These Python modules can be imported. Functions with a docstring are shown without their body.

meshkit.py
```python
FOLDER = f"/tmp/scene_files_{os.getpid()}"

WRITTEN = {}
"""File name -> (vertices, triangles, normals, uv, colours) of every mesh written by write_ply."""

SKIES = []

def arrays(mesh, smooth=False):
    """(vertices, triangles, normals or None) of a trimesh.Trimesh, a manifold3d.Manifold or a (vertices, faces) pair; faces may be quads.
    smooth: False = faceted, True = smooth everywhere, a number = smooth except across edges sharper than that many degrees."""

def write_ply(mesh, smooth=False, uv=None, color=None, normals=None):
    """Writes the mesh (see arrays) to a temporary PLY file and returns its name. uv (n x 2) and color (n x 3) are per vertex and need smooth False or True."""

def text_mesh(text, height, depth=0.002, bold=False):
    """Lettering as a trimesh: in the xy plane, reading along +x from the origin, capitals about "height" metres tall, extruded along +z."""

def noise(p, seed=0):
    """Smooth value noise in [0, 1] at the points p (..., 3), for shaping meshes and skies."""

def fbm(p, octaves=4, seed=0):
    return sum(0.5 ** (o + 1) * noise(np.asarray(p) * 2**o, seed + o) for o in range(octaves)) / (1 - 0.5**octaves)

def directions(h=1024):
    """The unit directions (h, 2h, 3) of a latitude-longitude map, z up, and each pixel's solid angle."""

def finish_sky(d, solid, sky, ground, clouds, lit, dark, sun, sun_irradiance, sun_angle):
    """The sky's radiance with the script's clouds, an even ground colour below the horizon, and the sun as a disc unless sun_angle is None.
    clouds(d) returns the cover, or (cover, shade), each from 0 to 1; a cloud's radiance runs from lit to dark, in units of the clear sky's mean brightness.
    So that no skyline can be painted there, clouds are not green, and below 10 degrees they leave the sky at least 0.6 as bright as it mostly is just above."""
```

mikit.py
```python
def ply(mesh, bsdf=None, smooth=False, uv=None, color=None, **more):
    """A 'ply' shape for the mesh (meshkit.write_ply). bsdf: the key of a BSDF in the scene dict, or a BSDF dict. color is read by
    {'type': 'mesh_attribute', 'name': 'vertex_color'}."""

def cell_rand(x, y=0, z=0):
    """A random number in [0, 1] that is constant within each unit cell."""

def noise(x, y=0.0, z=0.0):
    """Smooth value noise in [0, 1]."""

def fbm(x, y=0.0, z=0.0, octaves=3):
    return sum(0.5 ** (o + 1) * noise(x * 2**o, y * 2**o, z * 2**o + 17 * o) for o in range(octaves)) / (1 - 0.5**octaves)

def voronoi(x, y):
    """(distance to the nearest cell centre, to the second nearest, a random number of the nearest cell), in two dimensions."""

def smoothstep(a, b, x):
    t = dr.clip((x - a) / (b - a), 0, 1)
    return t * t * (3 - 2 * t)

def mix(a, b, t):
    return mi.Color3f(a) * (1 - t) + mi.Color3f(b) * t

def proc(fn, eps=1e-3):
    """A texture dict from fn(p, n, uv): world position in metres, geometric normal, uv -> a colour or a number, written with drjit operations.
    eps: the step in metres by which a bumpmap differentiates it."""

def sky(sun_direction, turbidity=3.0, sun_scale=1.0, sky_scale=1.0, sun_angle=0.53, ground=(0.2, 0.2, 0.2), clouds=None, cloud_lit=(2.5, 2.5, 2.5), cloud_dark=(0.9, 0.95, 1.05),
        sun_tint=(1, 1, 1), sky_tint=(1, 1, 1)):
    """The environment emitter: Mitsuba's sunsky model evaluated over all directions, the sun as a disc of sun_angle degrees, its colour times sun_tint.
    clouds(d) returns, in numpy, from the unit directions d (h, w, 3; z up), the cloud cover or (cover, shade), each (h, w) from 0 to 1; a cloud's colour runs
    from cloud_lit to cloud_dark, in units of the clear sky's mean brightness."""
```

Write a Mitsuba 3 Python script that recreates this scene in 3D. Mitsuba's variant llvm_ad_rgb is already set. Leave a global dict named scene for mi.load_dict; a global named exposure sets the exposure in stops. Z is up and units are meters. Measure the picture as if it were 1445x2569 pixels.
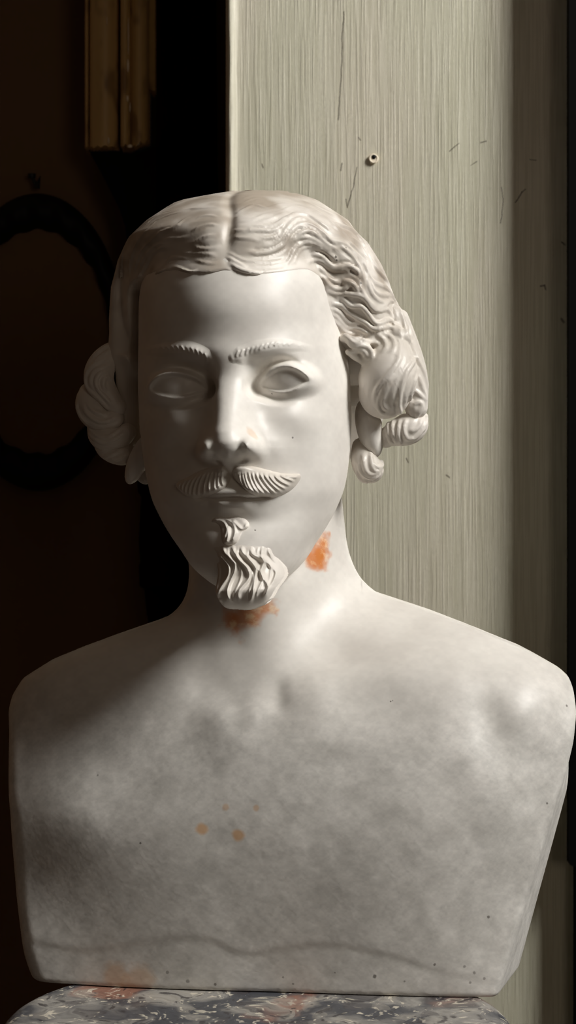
import math, random
import numpy as np
import trimesh, shapely
import drjit as dr
import mitsuba as mi
import mikit, meshkit
from mikit import proc, mix, smoothstep
from scipy.spatial import cKDTree
from scipy.interpolate import PchipInterpolator, RBFInterpolator
from scipy.ndimage import map_coordinates, gaussian_filter

T = mi.ScalarTransform4f
# ------------------------------------------------------------------ camera, lights, exposure
CAMH = 1.5            # camera height above the floor (m)
DIST = 1.15           # camera to the front plane of the face
FPX = 4600.0          # focal length in pixels of the 1445 x 2569 frame
exposure = 0.1
KEY = (9.9, 9.7, 9.25)         # daylight through the window
FILL = (.58, .49, .40)        # weaker daylight through the window behind the camera
WX, WY0, WY1, WZ0, WZ1 = 1.75, -1.225, -0.404, 2.601, 3.816  # the window opening in the right wall
scene = {'type': 'scene'}
labels = {}
scene['camera'] = {'type': 'thinlens', 'fov': 2 * math.degrees(math.atan(722.5 / FPX)), 'fov_axis': 'x',
                   'aperture_radius': 0.0019, 'focus_distance': DIST + 0.03, 'near_clip': 0.05, 'far_clip': 50.0,
                   'to_world': T().look_at(origin=[0, -DIST, CAMH], target=[0, 0, CAMH], up=[0, 0, 1])}


def at(px, py, y=0.0):
    """A point of the place from its pixel in the photograph and its depth y."""
    s = (DIST + y) / FPX
    return np.array([(px - 722.5) * s, y, CAMH + (1284.5 - py) * s])


def vary(bsdf, rough):
    return bsdf


# ------------------------------------------------------------------ materials
def L(c):
    """sRGB 0-255 to linear"""
    c = np.asarray(c, float) / 255
    return [float(v) for v in np.where(c < 0.04045, c / 12.92, ((c + 0.055) / 1.055) ** 2.4)]


def mat(name, rgb, rough=0.6, spec=0.4, fn=None, bump=None, scale=0.001, eps=1e-3, **kw):
    b = {'type': 'principled', 'base_color': proc(fn) if fn else {'type': 'rgb', 'value': L(rgb)}, 'roughness': rough, 'specular': spec, **kw}
    if bump:
        b = {'type': 'bumpmap', 'arbitrary': proc(bump, eps=eps), 'scale': scale, 'bsdf': b}
    scene[name] = {'type': 'twosided', 'bsdf': b}
    return name


def spot(p, c, r, soft=0.5, wob=0.35, f=160.0):
    d = dr.norm(p - mi.Point3f(*[float(v) for v in c]))
    n = mikit.fbm(p.x * f, p.y * f, p.z * f, 3)
    return 1 - smoothstep(r * soft, r * 1.15, d * (1 + wob * (n - 0.5) * 2))


HAIR_SPECKS = []
CLAY = []          # stains of the marble: (centre, radius, strength, kind), filled with the bust


def marble_face(p, n, uv):
    a = mikit.fbm(p.x * 22, p.y * 22, p.z * 22, 4)
    b = mikit.fbm(p.x * 260 + 7, p.y * 260, p.z * 260, 3)
    c = mix(L((212, 207, 200)), L((226, 222, 215)), smoothstep(0.3, 0.7, a))
    c = c * (0.95 + 0.1 * b)
    return stains(p, c)


def marble_body(p, n, uv):
    lo = 1 - smoothstep(1.34, 1.42, p.z + 0.0 * p.x)         # the chest is greyer than the polished head
    a = mikit.fbm(p.x * 22, p.y * 22, p.z * 22, 4)
    b = mikit.fbm(p.x * 260 + 7, p.y * 260, p.z * 260, 3)
    e = mikit.fbm(p.x * 30 + 3, p.y * 30, p.z * 14, 4)
    g = mikit.fbm(p.x * 640 + 3, p.y * 640, p.z * 640, 2)
    face = mix(L((212, 207, 200)), L((226, 222, 215)), smoothstep(0.3, 0.7, a)) * (0.95 + 0.1 * b)
    h = mikit.fbm(p.x * 110 + 5, p.y * 110, p.z * 80, 3)
    chest = mix(L((188, 185, 179)), L((224, 221, 215)), smoothstep(0.2, 0.8, 0.5 * e + 0.5 * h)) * (0.80 + 0.26 * b + 0.16 * g)
    return stains(p, face * (1 - lo) + chest * lo)


def stains(p, c, which=CLAY):
    for cen, r, k, kind in which:
        w = spot(p, cen, r, *((0.2, 0.75, 140.0) if kind == 'rust' else (0.5, 0.3, 200.0) if kind != 'speck' else (0.6, 0.5, 500.0))) * k
        if kind == 'rust':
            m = mikit.fbm(p.x * 190, p.y * 190, p.z * 190, 4)
            col = mix(L((205, 124, 62)), L((236, 196, 152)), smoothstep(0.48, 0.78, m))
        else:
            col = mi.Color3f(L({'tan': (206, 160, 110), 'pale': (222, 200, 168), 'speck': (72, 64, 56), 'white': (244, 240, 232)}[kind]))
        c = c * (1 - w) + col * w
    return c


def marble_bump(p, n, uv):
    lo = 1 - smoothstep(1.34, 1.42, p.z)
    return (mikit.fbm(p.x * 420, p.y * 420, p.z * 420, 3) * 0.5 + mikit.fbm(p.x * 90, p.y * 90, p.z * 90, 3)) * (0.25 + 0.75 * lo)


mat('m_marble', None, 0.42, 0.4, marble_body, marble_bump, 0.0002, 6e-4)


def marble_hair(p, n, uv):
    a = mikit.fbm(p.x * 30, p.y * 30, p.z * 30, 3)
    c = mix(L((204, 197, 187)), L((220, 214, 206)), smoothstep(0.3, 0.7, a))
    dust_shade = mikit.fbm(p.x * 45 + 3, p.y * 45, p.z * 60, 3)       # crown dirt, and darkening with height painted in to dim the lit top
    return stains(p, mix(c, L((148, 134, 118)), smoothstep(0.30, 0.72, dust_shade + (p.z - 1.685) * 4) * 0.8), HAIR_SPECKS)


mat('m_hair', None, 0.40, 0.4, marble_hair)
mat('m_skin', None, 0.42, 0.4, marble_face)


CRACKS = []        # thin dark cracks of the paint: (x0, z0, x1, z1, half width), filled with the pier


def paint(p, n, uv):
    s = mikit.fbm(p.x * 950, p.y * 950, p.z * 18, 3)
    a = mikit.fbm(p.x * 14, p.y * 9, p.z * 2.2, 3)
    c = mix(L((200, 195, 176)), L((212, 207, 190)), smoothstep(0.3, 0.7, s))
    c = c * mix((0.93, 0.95, 0.91), (1.0, 0.98, 0.97), smoothstep(0.35, 0.65, a))
    w = 0.0018 * (mikit.fbm(p.z * 120, p.x * 90, 0.5, 2) - 0.5)
    for x0, z0, x1, z1, r in CRACKS:
        dx, dz = x1 - x0, z1 - z0
        t = dr.clip(((p.x - x0) * dx + (p.z - z0) * dz) / (dx * dx + dz * dz), 0, 1)
        d = dr.sqrt(dr.square(p.x + w - x0 - t * dx) + dr.square(p.z - z0 - t * dz))
        k = (1 - smoothstep(r * 0.4, r, d)) * 0.75
        c = c * (1 - k) + mi.Color3f(L((92, 84, 70))) * k
    return c


def paint_bump(p, n, uv):
    big = mikit.fbm(p.x * 60, p.y * 60, p.z * 5, 2)
    f = mikit.fbm(p.x * 800, p.y * 800, p.z * 16, 3)
    return smoothstep(0.45, 0.75, f) * 0.6 + big * 0.2


mat('m_paint', None, 0.45, 0.4, paint, paint_bump, 0.0003, 3e-4)


def plaster(p, n, uv):
    a = mikit.fbm(p.x * 5, p.y * 5, p.z * 3, 3)
    return mix(L((104, 80, 58)), L((126, 98, 72)), a)


mat('m_plaster', None, 0.9, 0.2, plaster)
mat('m_room', (84, 70, 58), 0.9, 0.2)
mat('m_roomdark', (58, 46, 38), 0.9, 0.2)
mat('m_black', (8, 7, 6), 0.7, 0.06)
mat('m_darkwood', (34, 24, 18), 0.55, 0.4)
mat('m_ring', (8, 7, 6), 0.6, 0.2)
mat('m_iron', (22, 20, 18), 0.5, 0.4)


def gilt(p, n, uv):
    s = mikit.fbm(p.x * 150, p.y * 150, p.z * 6, 3)
    w = mikit.fbm(p.x * 60, p.y * 60, p.z * 25 + 4, 3)
    c = mix(L((182, 148, 92)), L((206, 172, 114)), s)
    return mix(c, L((132, 98, 60)), smoothstep(0.52, 0.72, w) * 0.8)


mat('m_gilt', None, 0.42, 0.5, gilt)
mat('m_chip', (238, 226, 204), 0.7, 0.3)


def breccia(p, n, uv):
    x, y = p.x + 0.03 * (mikit.fbm(p.x * 35, p.y * 35, 3.0) - 0.5), p.y + 0.03 * (mikit.fbm(p.x * 35 + 9, p.y * 35, 5.0) - 0.5)
    q = mikit.fbm(x * 40, y * 44, p.z * 40, 4)
    f = mikit.fbm(x * 420, y * 380, p.z * 420, 3)
    d1, d2, r = mikit.voronoi(x * 70 + p.z * 40, y * 55 + p.z * 20)
    c = mix(L((64, 66, 72)), L((138, 135, 130)), smoothstep(0.38, 0.64, q))
    c = mix(c, L((140, 100, 84)), smoothstep(0.56, 0.68, mikit.fbm(x * 19 + 5, y * 19, p.z * 19, 4)) * 0.8)
    c = mix(c, mix(L((160, 155, 146)), L((70, 66, 68)), smoothstep(0.7, 0.85, r)), smoothstep(0.5, 0.6, r) * (1 - smoothstep(0.30, 0.62, d1 + 0.4 * (f - 0.5))) * 0.6)
    c = mix(c, L((204, 196, 180)), smoothstep(0.60, 0.70, mikit.fbm(x * 240 + 31, y * 190, p.z * 240, 3)) * 0.8)
    c = mix(c, L((44, 40, 44)), smoothstep(0.60, 0.72, mikit.fbm(x * 200 + 71, y * 160, p.z * 200, 3)) * 0.8)
    return c * (0.66 + 0.68 * f)


mat('m_breccia', None, 0.3, 0.5, breccia)
mat('m_frame', (200, 195, 185), 0.5, 0.4)
scene['m_pane'] = {'type': 'diffuse', 'reflectance': {'type': 'rgb', 'value': 0.1}}


def put(key, mesh, bsdf, smooth=False, **kw):
    scene[key] = mikit.ply(mesh, bsdf, smooth=smooth, **kw)
    return key


def lab(key, label=None, category=None, group=None, kind=None):
    labels[key] = {k: v for k, v in dict(label=label, category=category, group=group, kind=kind).items() if v}


def struct(key, label, mesh, bsdf, category=None, smooth=False):
    put(key, mesh, bsdf, smooth)
    lab(key, label, category, kind='structure')


def box(x0, x1, y0, y1, z0, z1):
    b = trimesh.creation.box((x1 - x0, y1 - y0, z1 - z0))
    b.apply_translation(((x0 + x1) / 2, (y0 + y1) / 2, (z0 + z1) / 2))
    return b


def join(*ms):
    return trimesh.util.concatenate(list(ms))


def bevel(poly, z0, z1, b=0.002, n=3):
    """A shapely polygon extruded from z0 to z1 with rounded edges."""
    ring = lambda g: np.array(shapely.segmentize(g, 0.02).exterior.coords)[:-1]
    layers = []
    for k in range(n + 1):
        a = math.pi / 2 * k / n
        layers.append((poly.buffer(-b * (1 - math.sin(a)), quad_segs=6), z0 + b * (1 - math.cos(a))))
    return layers


# ------------------------------------------------------------------ the room
RX0, RX1, RY0, RY1, RZ1 = -2.6, WX, -3.4, 0.75, 4.9
struct('floor', 'dark wooden floor of the room', box(RX0, RX1, RY0, RY1, -0.05, 0.0), 'm_roomdark')
struct('ceiling', 'plain ceiling of the room', box(RX0, RX1, RY0, RY1, RZ1, RZ1 + 0.05), 'm_room')
struct('wall_left', 'brown plaster wall at the left of the room', box(RX0 - 0.05, RX0, RY0, RY1, 0, RZ1), 'm_roomdark')
VX0, VX1, VZ0, VZ1 = 0.85, 1.65, 1.30, 2.20
struct('wall_front', 'wall behind the camera', join(box(RX0, VX0, RY0 - 0.05, RY0, 0, RZ1), box(VX1, RX1, RY0 - 0.05, RY0, 0, RZ1), box(VX0, VX1, RY0 - 0.05, RY0, 0, VZ0), box(VX0, VX1, RY0 - 0.05, RY0, VZ1, RZ1)), 'm_room')
struct('window_2', 'window behind the camera', join(box(VX0, VX0 + .025, RY0 - .05, RY0 - .02, VZ0, VZ1), box(VX1 - .025, VX1, RY0 - .05, RY0 - .02, VZ0, VZ1), box(VX0, VX1, RY0 - .05, RY0 - .02, VZ0, VZ0 + .025), box(VX0, VX1, RY0 - .05, RY0 - .02, VZ1 - .025, VZ1)), 'm_frame')
v = np.array([[VX0, RY0 - .04, VZ0], [VX1, RY0 - .04, VZ0], [VX1, RY0 - .04, VZ1], [VX0, RY0 - .04, VZ1]])
scene['window_2__pane'] = mikit.ply((v, np.array([[0, 2, 1], [0, 3, 2]])), 'm_pane', emitter={'type': 'area', 'radiance': {'type': 'rgb', 'value': [k * 4 for k in FILL]}})
struct('wall_back', 'dark brown plaster wall behind the bust at the left', box(RX0, RX1, RY1, RY1 + 0.05, 0, RZ1), 'm_plaster')
struct('wall_right', 'wall with the window, right of the room',
       join(box(WX, WX + 0.12, RY0, WY0, 0, RZ1), box(WX, WX + 0.12, WY1, RY1, 0, RZ1), box(WX, WX + 0.12, WY0, WY1, 0, WZ0), box(WX, WX + 0.12, WY0, WY1, WZ1, RZ1)), 'm_room')
fw = 0.025
struct('window_1', 'window in the right wall', join(box(WX + .05, WX + .08, WY0, WY0 + fw, WZ0, WZ1), box(WX + .05, WX + .08, WY1 - fw, WY1, WZ0, WZ1),
       box(WX + .05, WX + .08, WY0, WY1, WZ0, WZ0 + fw), box(WX + .05, WX + .08, WY0, WY1, WZ1 - fw, WZ1)), 'm_frame')
v = np.array([[WX + .07, WY0, WZ0], [WX + .07, WY1, WZ0], [WX + .07, WY1, WZ1], [WX + .07, WY0, WZ1]])
scene['window_1__pane'] = mikit.ply((v, np.array([[0, 2, 1], [0, 3, 2]])), 'm_pane', emitter={'type': 'area', 'radiance': {'type': 'rgb', 'value': [k * 4 for k in KEY]}})
pane_n = trimesh.Trimesh(v, [[0, 2, 1], [0, 3, 2]], process=False).face_normals[0]
if pane_n[0] > 0:
    scene['window_1__pane'] = mikit.ply((v, np.array([[0, 1, 2], [0, 2, 3]])), 'm_pane', emitter={'type': 'area', 'radiance': {'type': 'rgb', 'value': [k * 4 for k in KEY]}})


# ------------------------------------------------------------------ sculpting tools (bust space: z measured from the camera's height)
def pix(px, py, y=0.0):
    return at(px, py, y) - np.array([0, 0, CAMH])


def sst(a, b, x):
    t = np.clip((x - a) / (b - a), 0, 1)
    return t * t * (3 - 2 * t)


def smin(a, b, k):
    h = np.clip(0.5 + 0.5 * (b - a) / k, 0, 1)
    return b * (1 - h) + a * h - k * h * (1 - h)


def smax(a, b, k):
    return -smin(-a, -b, k)


def seg_dist(P, A, B):
    """distance of points (n, d) to a segment and the place along it"""
    ab = B - A
    t = np.clip(((P - A) @ ab) / max(ab @ ab, 1e-12), 0, 1)
    return np.linalg.norm(P - A - t[:, None] * ab, axis=1), t


def cone(P, A, B, ra, rb):
    d, t = seg_dist(P, np.asarray(A, float), np.asarray(B, float))
    return d - (ra + (rb - ra) * t)


def ellip(P, c, r, rot=None):
    q = P - np.asarray(c)
    if rot is not None:
        q = q @ rot
    r = np.asarray(r, float)
    k0 = np.linalg.norm(q / r, axis=1)
    k1 = np.linalg.norm(q / (r * r), axis=1)
    return k0 * (k0 - 1) / np.maximum(k1, 1e-9)


def roty(deg):
    a = math.radians(deg)
    return np.array([[math.cos(a), 0, math.sin(a)], [0, 1, 0], [-math.sin(a), 0, math.cos(a)]])


def curve(pts, step):
    """a smooth curve through the points, resampled"""
    pts = np.asarray(pts, float)
    if len(pts) < 3:
        n = max(2, int(np.linalg.norm(pts[-1] - pts[0]) / step))
        return pts[0] + (pts[-1] - pts[0]) * np.linspace(0, 1, n)[:, None]
    s = np.concatenate([[0], np.cumsum(np.maximum(np.linalg.norm(np.diff(pts, axis=0), axis=1), 1e-9) ** 0.5)])
    from scipy.interpolate import CubicSpline
    cs = CubicSpline(s, pts)
    q = cs(np.linspace(0, s[-1], 400))
    l = np.concatenate([[0], np.cumsum(np.linalg.norm(np.diff(q, axis=0), axis=1))])
    n = max(3, int(l[-1] / step))
    return np.stack([np.interp(np.linspace(0, l[-1], n), l, q[:, k]) for k in range(q.shape[1])], 1)


def within(c, P):
    g = shapely.Polygon(c).buffer(0)
    shapely.prepare(g)
    return shapely.contains_xy(g, P[:, 0], P[:, 1])


def surface_nets(f, lo, hi, h):
    """The zero surface of f (points -> distance), searched coarse to fine, meshed at spacing h."""
    lo, hi = np.asarray(lo, float), np.asarray(hi, float)
    n1 = np.ceil((hi - lo) / (8 * h)).astype(int) + 1
    I = np.stack(np.meshgrid(*[np.arange(k) for k in n1], indexing='ij'), -1).reshape(-1, 3)
    d1 = f(lo + (I * 8 + 3.5) * h)
    D = np.repeat(np.repeat(np.repeat(np.sign(d1).reshape(n1).astype(np.float32), 8, 0), 8, 1), 8, 2)
    I = I[np.abs(d1) < 8 * h * 2.2]
    off = np.stack(np.meshgrid(*[np.arange(4)] * 3, indexing='ij'), -1).reshape(-1, 3)
    J = (I[:, None] * 4 + off).reshape(-1, 3)
    d2 = f(lo + (J * 2 + 0.5) * h)
    off = np.stack(np.meshgrid(*[np.arange(2)] * 3, indexing='ij'), -1).reshape(-1, 3)
    s2 = np.sign(d2).astype(np.float32)
    for o in off:
        D[tuple((J * 2 + o).T)] = s2
    K = (J[np.abs(d2) < 2 * h * 2.8][:, None] * 2 + off).reshape(-1, 3)
    D[tuple(K.T)] = f(lo + K * h)
    K = K[(K < np.array(D.shape) - 1).all(1)]
    corner = np.stack([D[tuple((K + o).T)] for o in off], 1)
    mixed = (corner.min(1) < 0) & (corner.max(1) >= 0)
    K, corner = K[mixed], corner[mixed]
    acc, cnt = np.zeros((len(K), 3)), np.zeros(len(K))
    for a in range(8):
        for b in range(a + 1, 8):
            if np.abs(off[a] - off[b]).sum() != 1:
                continue
            ca, cb = corner[:, a], corner[:, b]
            m = (ca < 0) != (cb < 0)
            t = ca[m] / (ca[m] - cb[m])
            acc[m] += off[a] + t[:, None] * (off[b] - off[a])
            cnt[m] += 1
    V = lo + (K + acc / cnt[:, None]) * h
    ids = np.full(D.shape, -1, np.int32)
    ids[tuple(K.T)] = np.arange(len(K))
    faces = []
    for ax in range(3):
        e = np.eye(3, dtype=int)
        u, w = e[(ax + 1) % 3], e[(ax + 2) % 3]
        ok = (K - u >= 0).all(1) & (K - w >= 0).all(1)
        Q = K[ok]
        a, b = D[tuple(Q.T)], D[tuple((Q + e[ax]).T)]
        for sign in (1, -1):
            m = ((a < 0) & (b >= 0)) if sign > 0 else ((a >= 0) & (b < 0))
            q = Q[m]
            c = [ids[tuple((q - x).T)] for x in (0 * u, u, u + w, w)]
            if sign < 0:
                c = c[::-1]
            c = np.stack(c, 1)
            c = c[(c >= 0).all(1)]
            faces += [c[:, [0, 1, 2]], c[:, [0, 2, 3]]]
    m = trimesh.Trimesh(V, np.vstack(faces), process=False)
    m.update_faces(m.nondegenerate_faces())
    return m


# ------------------------------------------------------------------ the head's own frame: u to the right, w to the back, v up
RA, YB = math.radians(3.2), math.radians(6.0)
OC = np.array([pix(612, 958, 0.075)[0], 0.075, 0.083])
RAX = np.array([[math.cos(RA) * math.cos(YB), -math.sin(YB), math.sin(RA) * math.cos(YB)],
                [math.cos(RA) * math.sin(YB), math.cos(YB), math.sin(RA) * math.sin(YB)],
                [-math.sin(RA), 0, math.cos(RA)]])       # rows: u, w, v axes


def to_head(P):
    return (P - OC) @ RAX.T


def from_head(Q):
    return Q @ RAX + OC


#            v      half   front   side   back    p
HEAD = np.array([
    [-0.136, 0.006, -0.046, -0.030, -0.014, 2.0],
    [-0.131, 0.019, -0.064, -0.030, 0.000, 2.0],
    [-0.124, 0.0290, -0.074, -0.028, 0.008, 2.0],
    [-0.115, 0.0380, -0.0795, -0.024, 0.016, 2.0],
    [-0.106, 0.0440, -0.0810, -0.020, 0.025, 2.0],
    [-0.096, 0.0510, -0.0795, -0.016, 0.035, 2.0],
    [-0.085, 0.0575, -0.0775, -0.012, 0.050, 2.0],
    [-0.070, 0.0640, -0.0800, -0.008, 0.060, 2.0],
    [-0.055, 0.0672, -0.0785, -0.005, 0.070, 2.0],
    [-0.040, 0.0692, -0.0760, -0.003, 0.080, 2.0],
    [-0.020, 0.0706, -0.0745, 0.000, 0.090, 2.0],
    [0.000, 0.0708, -0.0750, 0.002, 0.095, 2.0],
    [0.020, 0.0700, -0.0785, 0.005, 0.098, 2.0],
    [0.040, 0.0690, -0.0785, 0.008, 0.099, 2.0],
    [0.060, 0.0680, -0.0750, 0.010, 0.098, 2.0],
    [0.080, 0.0640, -0.0665, 0.012, 0.094, 2.0],
    [0.096, 0.0560, -0.0510, 0.015, 0.086, 2.1],
    [0.108, 0.0420, -0.0320, 0.018, 0.070, 2.0],
    [0.116, 0.0250, -0.0080, 0.020, 0.050, 2.0],
    [0.120, 0.0080, 0.0100, 0.021, 0.030, 2.0]])
_hv = np.linspace(-0.136, 0.120, 600)
_ht = np.stack([PchipInterpolator(HEAD[:, 0], HEAD[:, k])(_hv) for k in range(1, 6)], 1)


def head_params(v):
    vc = np.clip(v, -0.136, 0.120)
    return [np.interp(vc, _hv, _ht[:, k]) for k in range(5)], v - vc


def base_front(u, v):
    """w of the plain front of the head, without features"""
    (W, wf, ws, wb, p), _ = head_params(v)
    a = np.clip(np.abs(u) / W, 0, 0.9995)
    return ws - (ws - wf) * (1 - a ** p) ** (1 / p)


def uv_of(pts, lift=0.0):
    """pixel points -> (u, v) on the front of the head"""
    out = []
    for px, py in pts:
        y = 0.01
        for _ in range(8):
            q = to_head(pix(px, py, y)[None])[0]
            w = float(base_front(np.array([np.clip(q[0], -.07, .07)]), np.array([q[2]]))[0]) - lift
            y += 0.8 * (w - q[1]) / math.cos(YB)
        out.append((q[0], q[2]))
    return np.array(out)


def crop(pts, ox, oy, s):
    return [(ox + x / s, oy + y / s) for x, y in pts]


# the relief of the face, on a grid over the head's front: metres towards the viewer
GS = 0.0004
GU, GV = np.arange(-0.096, 0.0961, GS), np.arange(-0.145, 0.1361, GS)
UU, VV = np.meshgrid(GU, GV, indexing='ij')
RR = np.zeros_like(UU)


def gau(u0, v0, su, sv, amp, rot=0.0, pw=2.0):
    c, s = math.cos(math.radians(rot)), math.sin(math.radians(rot))
    du, dv = UU - u0, VV - v0
    a, b = (du * c + dv * s) / su, (-du * s + dv * c) / sv
    return amp * np.exp(-(a * a + b * b) ** (pw / 2))


def grid_box(pts, m):
    lo, hi = np.min(pts, 0) - m, np.max(pts, 0) + m
    i = slice(max(0, np.searchsorted(GU, lo[0])), np.searchsorted(GU, hi[0]))
    j = slice(max(0, np.searchsorted(GV, lo[1])), np.searchsorted(GV, hi[1]))
    return i, j


def line_field(line, m=0.02):
    """distance to a polyline, and the place along it from 0 to 1, near it"""
    line = np.asarray(line)
    i, j = grid_box(line, m)
    c = curve(line, 0.0003)
    P = np.stack([UU[i, j].ravel(), VV[i, j].ravel()], 1)
    d, k = cKDTree(c).query(P)
    return i, j, d.reshape(UU[i, j].shape), (k / (len(c) - 1)).reshape(UU[i, j].shape)


def ridge(F, line, width, amp, ends=0.15, pw=2.0):
    i, j, d, t = line_field(line, 4 * width + 0.002)
    tap = sst(0, ends, t) * sst(0, ends, 1 - t) if ends > 0 else 1.0
    F[i, j] += amp * tap * np.exp(-(d / width) ** pw)


def poly_field(poly, m=0.02):
    """signed distance (negative inside) to a closed smooth outline"""
    poly = np.asarray(poly)
    i, j = grid_box(poly, m)
    c = curve(np.vstack([poly, poly[:1]]), 0.0003)
    P = np.stack([UU[i, j].ravel(), VV[i, j].ravel()], 1)
    d, _ = cKDTree(c).query(P)
    inside = within(c, P)
    return i, j, np.where(inside, -d, d).reshape(UU[i, j].shape)


BW = base_front(np.clip(UU, -0.0695, 0.0695), VV)

# brow ridge, temples, sockets
for s in (-1, 1):
    RR += gau(s * 0.027, 0.0195, 0.019, 0.0065, 0.0018, s * 7)
    RR += gau(s * 0.031, 0.001, 0.0165, 0.0090, -0.0034)
    RR += gau(s * 0.0165, 0.004, 0.0055, 0.010, -0.0062, s * 12)          # inner corner hollow
    RR += gau(s * 0.058, 0.034, 0.014, 0.022, -0.0030)                    # temple
    RR += gau(s * 0.043, -0.026, 0.017, 0.011, 0.0042, -s * 22)           # cheekbone
    RR += gau(s * 0.027, -0.017, 0.014, 0.006, -0.0016, s * 25)           # tear trough
    RR += gau(s * 0.040, -0.060, 0.014, 0.020, -0.0018)                   # cheek hollow
    RR += gau(s * 0.026, -0.052, 0.012, 0.012, 0.0024)                    # muzzle
    RR += gau(s * 0.014, 0.052, 0.022, 0.014, 0.0012)                     # forehead
RR += gau(0.0, 0.017, 0.009, 0.008, 0.0006)
# nose
nv = np.array([0.030, 0.018, 0.010, 0.003, -0.004, -0.012, -0.020, -0.028, -0.034, -0.0395, -0.044, -0.0475, -0.0510, -0.0550, -0.0600])
nh = np.array([0.0000, 0.0010, 0.0026, 0.0040, 0.0064, 0.0104, 0.0150, 0.0200, 0.0234, 0.0244, 0.0228, 0.0192, 0.0140, 0.0075, 0.0000])
ns = np.array([0.0130, 0.0125, 0.0116, 0.0108, 0.0106, 0.0114, 0.0126, 0.0138, 0.0154, 0.0168, 0.0170, 0.0158, 0.0134, 0.0106, 0.0092])
H, S = PchipInterpolator(nv[::-1], nh[::-1])(np.clip(VV, nv[-1], nv[0])), np.interp(VV, nv[::-1], ns[::-1])
NU = UU + 0.0006
RR += H * np.exp(-np.abs(NU / S) ** 2.5) * 1.0
RR += 0.22 * H * np.exp(-(NU / (S * 2.0)) ** 2) * sst(0.012, -0.012, VV)
for s in (-1, 1):
    RR += gau(s * 0.0150, -0.0430, 0.0050, 0.0064, 0.0120 if s > 0 else 0.0085, s * 18, 2.8)   # wings
    RR -= gau(s * 0.0218, -0.0430, 0.0042, 0.0090, 0.0016, s * 12)        # crease beside the wing
    RR -= gau(s * 0.0082, -0.0506, 0.0034, 0.0017, 0.0050, s * 22)        # nostrils
    RR -= gau(s * 0.026, -0.060, 0.0065, 0.016, 0.0010, -s * 30)          # fold to the mouth
RR += gau(0.0, -0.0500, 0.0026, 0.0030, 0.0020)
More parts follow.
